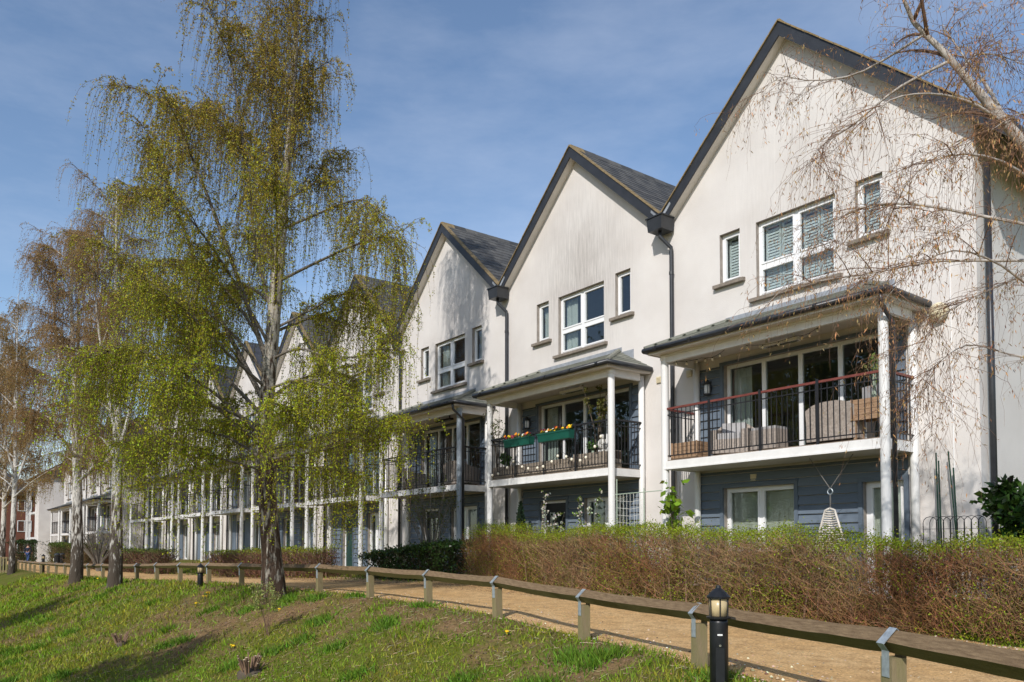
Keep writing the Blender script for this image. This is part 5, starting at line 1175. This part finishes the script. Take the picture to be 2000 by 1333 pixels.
# ------------------------------------------------------------------ coppiced stumps, saplings
def stump(name, label, px, py, n_, H, spread, seed):
    random.seed(seed); p = ground(px, py); o = empty(name, p, label, 'stump', 'coppiced stumps on the bank')
    m = MB(); m.lathe([(spread*.75, -.1), (spread*.7, .04), (spread*.35, .09)], (0, 0, 0), 9); m.build('stool', 'plain_bark', o)
    for i in range(n_):
        a = random.uniform(0, 6.28); r0 = random.uniform(.0, spread*.6); h = H * random.uniform(.45, 1); rr = random.uniform(.010, .022)
        b = Vector((math.cos(a)*r0, math.sin(a)*r0, 0)); e = b + Vector((math.cos(a)*h*.45, math.sin(a)*h*.45, h))
        sh = MB().tube([b, b.lerp(e, .5) + Vector((0, 0, .02)), e], [rr*1.2, rr, rr*.9], 6, False).build('cut_shoot', 'hedge_twig', o)
        d = (e - b).normalized(); x = d.orthogonal().normalized() * rr * .9; y = d.cross(x); q = MB(); q.add([e + x*math.cos(t) + y*math.sin(t) for t in np.linspace(0, 5.24, 6)], [tuple(range(6))]); q.build('cut_face', 'cut_wood', sh)
stump('coppiced_stump', 'small coppiced stump of upright cut shoots in the long grass', 237, 1262, 13, .30, .14, 3)
stump('coppiced_stump', 'large coppiced stump of cut shoots at the bottom of the bank', 488, 1318, 30, .30, .26, 4)
shrub('willow_sapling', 'pale leaved feathery sapling below the big birch foot', ground(522, 1242), 14, 1.0, .34, 800, .04, (.34, .36, .12), 'plant', .005, seed=31, colt='hedge_twig', subs=6, lz=.3)
# ------------------------------------------------------------------ bollard lights
def bollard(name, label, p, s=1.0, lit=True):
    o = empty(name, p, label, 'bollard light', 'black bollard lights'); 
    MB().lathe([(.075, -.2), (.075, .70), (.072, .73)], (0, 0, 0), 20).build('shaft', 'bollard', o, True)
    MB().lathe([(.072, .73), (.098, .735), (.10, .75), (.072, .755)], (0, 0, 0), 20).build('collar', 'bollard', o)
    MB().lathe([(.070, .756), (.074, .90)], (0, 0, 0), 18).build('lens', 'lamp_lens', o, True)
    for k in range(6): a = k * math.pi / 3 + .3; MB().tube([(.077*math.cos(a), .077*math.sin(a), .752), (.081*math.cos(a), .081*math.sin(a), .905)], .006, 5).build('cage_bar', 'bollard', o)
    MB().lathe([(.094, .90), (.096, .915), (.06, .955), (.022, .985), (.018, 1.005), (.002, 1.01)], (0, 0, 0), 20).build('cap', 'bollard', o)
    a = math.atan2(-p[1], -p[0]) + .12
    if lit:
        w_ = box('label_plate', 'white_paint', o, -.004, .004, -.02, .02, .60, .613); w_.location = (.077*math.cos(a), .077*math.sin(a), .607); w_.rotation_euler = (0, 0, a)
        k_ = MB().lathe([(.010, 0), (.010, .006)], (0, 0, 0), 8).build('lock', 'chrome', o); k_.location = (.075*math.cos(a), .075*math.sin(a), .52); k_.rotation_euler = (0, R(90), a)
        d_ = box('access_door', 'bollard', o, -.005, .005, -.035, .035, .08, .5); d_.location = (.073*math.cos(a), .073*math.sin(a), .29); d_.rotation_euler = (0, 0, a)
bp = ground(1405, 1345); bp.z -= .17; bollard('bollard_light', 'black lantern topped bollard light in the right foreground by the fence', bp)
b2 = ground(391, 1146); b2.z -= .38; bollard('bollard_light', 'dark bollard light by the fence left of the big birch', b2, lit=False)
bollard('bollard_light', 'distant dark bollard light near the footbridge rail', ground(84, 1120), lit=False)
# ------------------------------------------------------------------ things at the far end of the path
for i, (px, lb_) in enumerate(((112, 'left one of two small dark litter bins at the far bend'), (121, 'right one of two small dark litter bins at the far bend'))):
    p = ground(px, 1107); o = empty('litter_bin', p, lb_, 'bin', 'dark litter bins'); MB().lathe([(.20, 0), (.24, .75), (.25, .78), (.22, .80)], (0, 0, 0), 12).build('body', 'bollard', o); MB().lathe([(.25, .84), (.20, .95), (.02, 1.0)], (0, 0, 0), 12).build('lid', 'bollard', o); box('notice', 'white_paint', o, -.08, .08, -.26, -.25, .4, .62)
    for k in (-1, 1): box('lid_post', 'bollard', o, k*.2-.015, k*.2+.015, -.015, .015, .78, .86)
br = ground(12, 1122); o = empty('footbridge_rail', br, 'wooden footbridge railing at the left edge', 'railing', rz=math.atan2(CR.y, CR.x))
for z in (.15, .95): box('rail', 'fence_wood', o, -1.6, .55, -.03, .03, z-.05, z+.05)
for k in range(13): box('picket', 'post_wood', o, -1.55 + k*.17, -1.47 + k*.17, -.052, -.031, .05, 1.0)
for x in (-1.6, -.55, .5): box('post', 'post_wood', o, x-.06, x+.06, .031, .15, -.4, 1.05)
# distant brick block with white porch piers
bd = gpt(104, 9.5); o = empty('brick_block', bd, 'red brick building with white windows at the far left', 'building', rz=0)
W_, H_ = 34, 9.5
wl = MB(); wl.box(-.0, 14, -W_, 3, -1, 7.2); wl.build('wall', 'brick_wall', o); o.location.x -= 14
rf = MB(); rf.hexa([(-.5, -W_-.5, 7.2), (14.5, -W_-.5, 7.2), (14.5, 3.5, 7.2), (-.5, 3.5, 7.2), (5, -W_+4, 10.5), (9, -W_+4, 10.5), (9, -1, 10.5), (5, -1, 10.5)]); rf.build('roof', 'slate_sheet', o)
for j in range(3):
    for i in range(9):
        yy = 1.0 - i * 3.4; wd = empty('window', (14.0, yy, .9 + j * 2.3), parent=o); box('pane', 'glass', wd, -.01, .012, -.6, .6, .05, 1.2)
        m = MB(); m.box(.013, .06, -.68, -.6, 0, 1.25); m.box(.013, .06, .6, .68, 0, 1.25); m.box(.013, .06, -.6, .6, 1.18, 1.25); m.box(.013, .06, -.6, .6, 0, .06); m.box(.013, .05, -.03, .03, .06, 1.18); m.build('frame', 'upvc', wd)
pe = gpt(93, 10.5); o = empty('white_pier_block', (pe.x, pe.y, pe.z), 'tall white rendered block with balconies, left of the far terrace', 'building')
MB().box(-2, 1.0, 0, 8, -1, 8.6).build('wall', 'stucco', o); MB().box(-7, -2.01, 1.5, 8, -1, 8.2).build('side_wall', 'stucco', o)
MB().hexa([(-7.3, -.4, 8.6), (1.4, -.4, 8.6), (1.4, 8.4, 8.6), (-7.3, 8.4, 8.6), (-7.3, 3.5, 11), (1.4, 3.5, 11), (1.4, 4, 11), (-7.3, 4, 11)]).build('roof', 'slate_sheet', o)
for z in (2.3, 4.9): box('balcony_slab', 'white_paint', o, -7, -2.01, -.1, 1.49, z, z+.2); 
for z in (0, 2.5, 5.1):
    for k in range(2): wd = empty('window', (-6.2 + k*2.2, 1.49, z + .1), parent=o); box('pane', 'glass', wd, 0, 1.7, -.02, -.005, 0, 2.0); box('frame', 'upvc', wd, -.06, -.001, -.05, 0, 0, 2.1); box('frame', 'upvc', wd, 1.701, 1.76, -.05, 0, 0, 2.1); box('mullion', 'upvc', wd, .82, .88, -.05, -.021, 0, 2.0)
for x in (-6.9, -4.5): box('pier', 'white_paint', o, x-.12, x+.12, -.3, -.101, -1, 8.0)
# ------------------------------------------------------------------ person walking away on the far path
def skinned(name, verts, edges, radii, m_, parent, root_i=0, sub=1):
    me = bpy.data.meshes.new(name); me.from_pydata(verts, edges, []); me.materials.append(MATS[m_]); ob = inst(name, me, parent)
    sk = ob.modifiers.new('skin', 'SKIN'); sk.use_smooth_shade = True
    lay = me.skin_vertices[0] if me.skin_vertices else None
    if lay is None:
        bm_ = __import__('bmesh').new(); bm_.from_mesh(me); bm_.verts.layers.skin.verify(); bm_.to_mesh(me); bm_.free(); lay = me.skin_vertices[0]
    for i, r in enumerate(radii): lay.data[i].radius = (r, r) if not hasattr(r, '__len__') else r; lay.data[i].use_root = (i == root_i)
    sb = ob.modifiers.new('sub', 'SUBSURF'); sb.levels = sub; sb.render_levels = sub
    return ob
pp = ground(54, 1100.5, fmax=90); pr = empty('person', pp, 'person in dark top and blue jeans walking away on the far path', 'person', rz=math.atan2(CF.y, CF.x) - R(90))
# local: x right, y forwards (away), z up; mid stride
J = dict(pel=(0, 0, .95), sp=(0, .01, 1.18), ch=(0, .0, 1.38), nk=(0, .0, 1.50), hd=(0, .02, 1.63), ht=(0, .0, 1.76), ls=(-.19, 0, 1.42), le=(-.26, -.08, 1.16), lw=(-.26, .0, .92), lh=(-.25, .03, .84), rs=(.19, 0, 1.42), re=(.26, .06, 1.16), rw=(.25, .2, .98), rh=(.24, .25, .92),
         lhp=(-.10, 0, .90), lk=(-.11, .16, .50), la=(-.11, .12, .10), lt=(-.12, .30, .04), rhp=(.10, 0, .90), rk=(.11, -.04, .48), ra=(.11, -.26, .13), rt=(.12, -.10, .03))
def chain(names, rad): 
    idx = {k: i for i, k in enumerate(rad)}; return [J[k] for k in rad], [(idx[a], idx[b]) for a, b in names], list(rad.values())
allr = dict(pel=.135, sp=.13, ch=.15, nk=.055, hd=.10, ht=.075, ls=.062, le=.045, lw=.032, lh=.038, rs=.062, re=.045, rw=.032, rh=.038, lhp=.085, lk=.062, la=.042, lt=.038, rhp=.085, rk=.062, ra=.042, rt=.038)
E_ = [('pel','sp'),('sp','ch'),('ch','nk'),('nk','hd'),('hd','ht'),('ch','ls'),('ls','le'),('le','lw'),('lw','lh'),('ch','rs'),('rs','re'),('re','rw'),('rw','rh'),('pel','lhp'),('lhp','lk'),('lk','la'),('la','lt'),('pel','rhp'),('rhp','rk'),('rk','ra'),('ra','rt')]
v_, e_, r_ = chain(E_, allr)
base_n = len(v_)
for hand, sx in (('lh', -1), ('rh', 1)):      # five short fingers on each hand
    hi = list(allr).index(hand); h0 = Vector(J[hand])
    for k in range(5):
        a = h0 + Vector((0, .03 - .017 * k, -.05 + (.03 if k == 0 else 0))); b = a + Vector((-sx * .012, .012 if k == 0 else .004, -.045)); i0 = len(v_); v_ += [tuple(a), tuple(b)]; e_ += [(hi, i0), (i0, i0 + 1)]; r_ += [.010, .008]
skinned('body', v_, e_, r_, 'skin', pr)
up = {k: allr[k] * 1.12 + .004 for k in ('pel', 'sp', 'ch', 'ls', 'le', 'lw', 'rs', 're', 'rw')}; v_, e_, r_ = chain([e for e in E_ if e[0] in up and e[1] in up], up); skinned('shirt', v_, e_, r_, 'navy_cloth', pr)
dn = {k: allr[k] * 1.14 + .004 for k in ('pel', 'lhp', 'lk', 'la', 'rhp', 'rk', 'ra')}; v_, e_, r_ = chain([e for e in E_ if e[0] in dn and e[1] in dn], dn); skinned('jeans', v_, e_, r_, 'jeans', pr)
MB().ball((0, -.005, 1.695), .112, 8, 1.05).build('hair', 'hair', pr, True)
for s_ in ('l', 'r'): p = J[s_ + 't']; q = J[s_ + 'a']; MB().tube([(q[0], q[1] - .07, q[2] - .05), (p[0], p[1], p[2] - .0), (p[0], p[1] + .03, p[2] - .01)], [.055, .048, .03], 8).build('shoe', 'door_dark', pr, True)
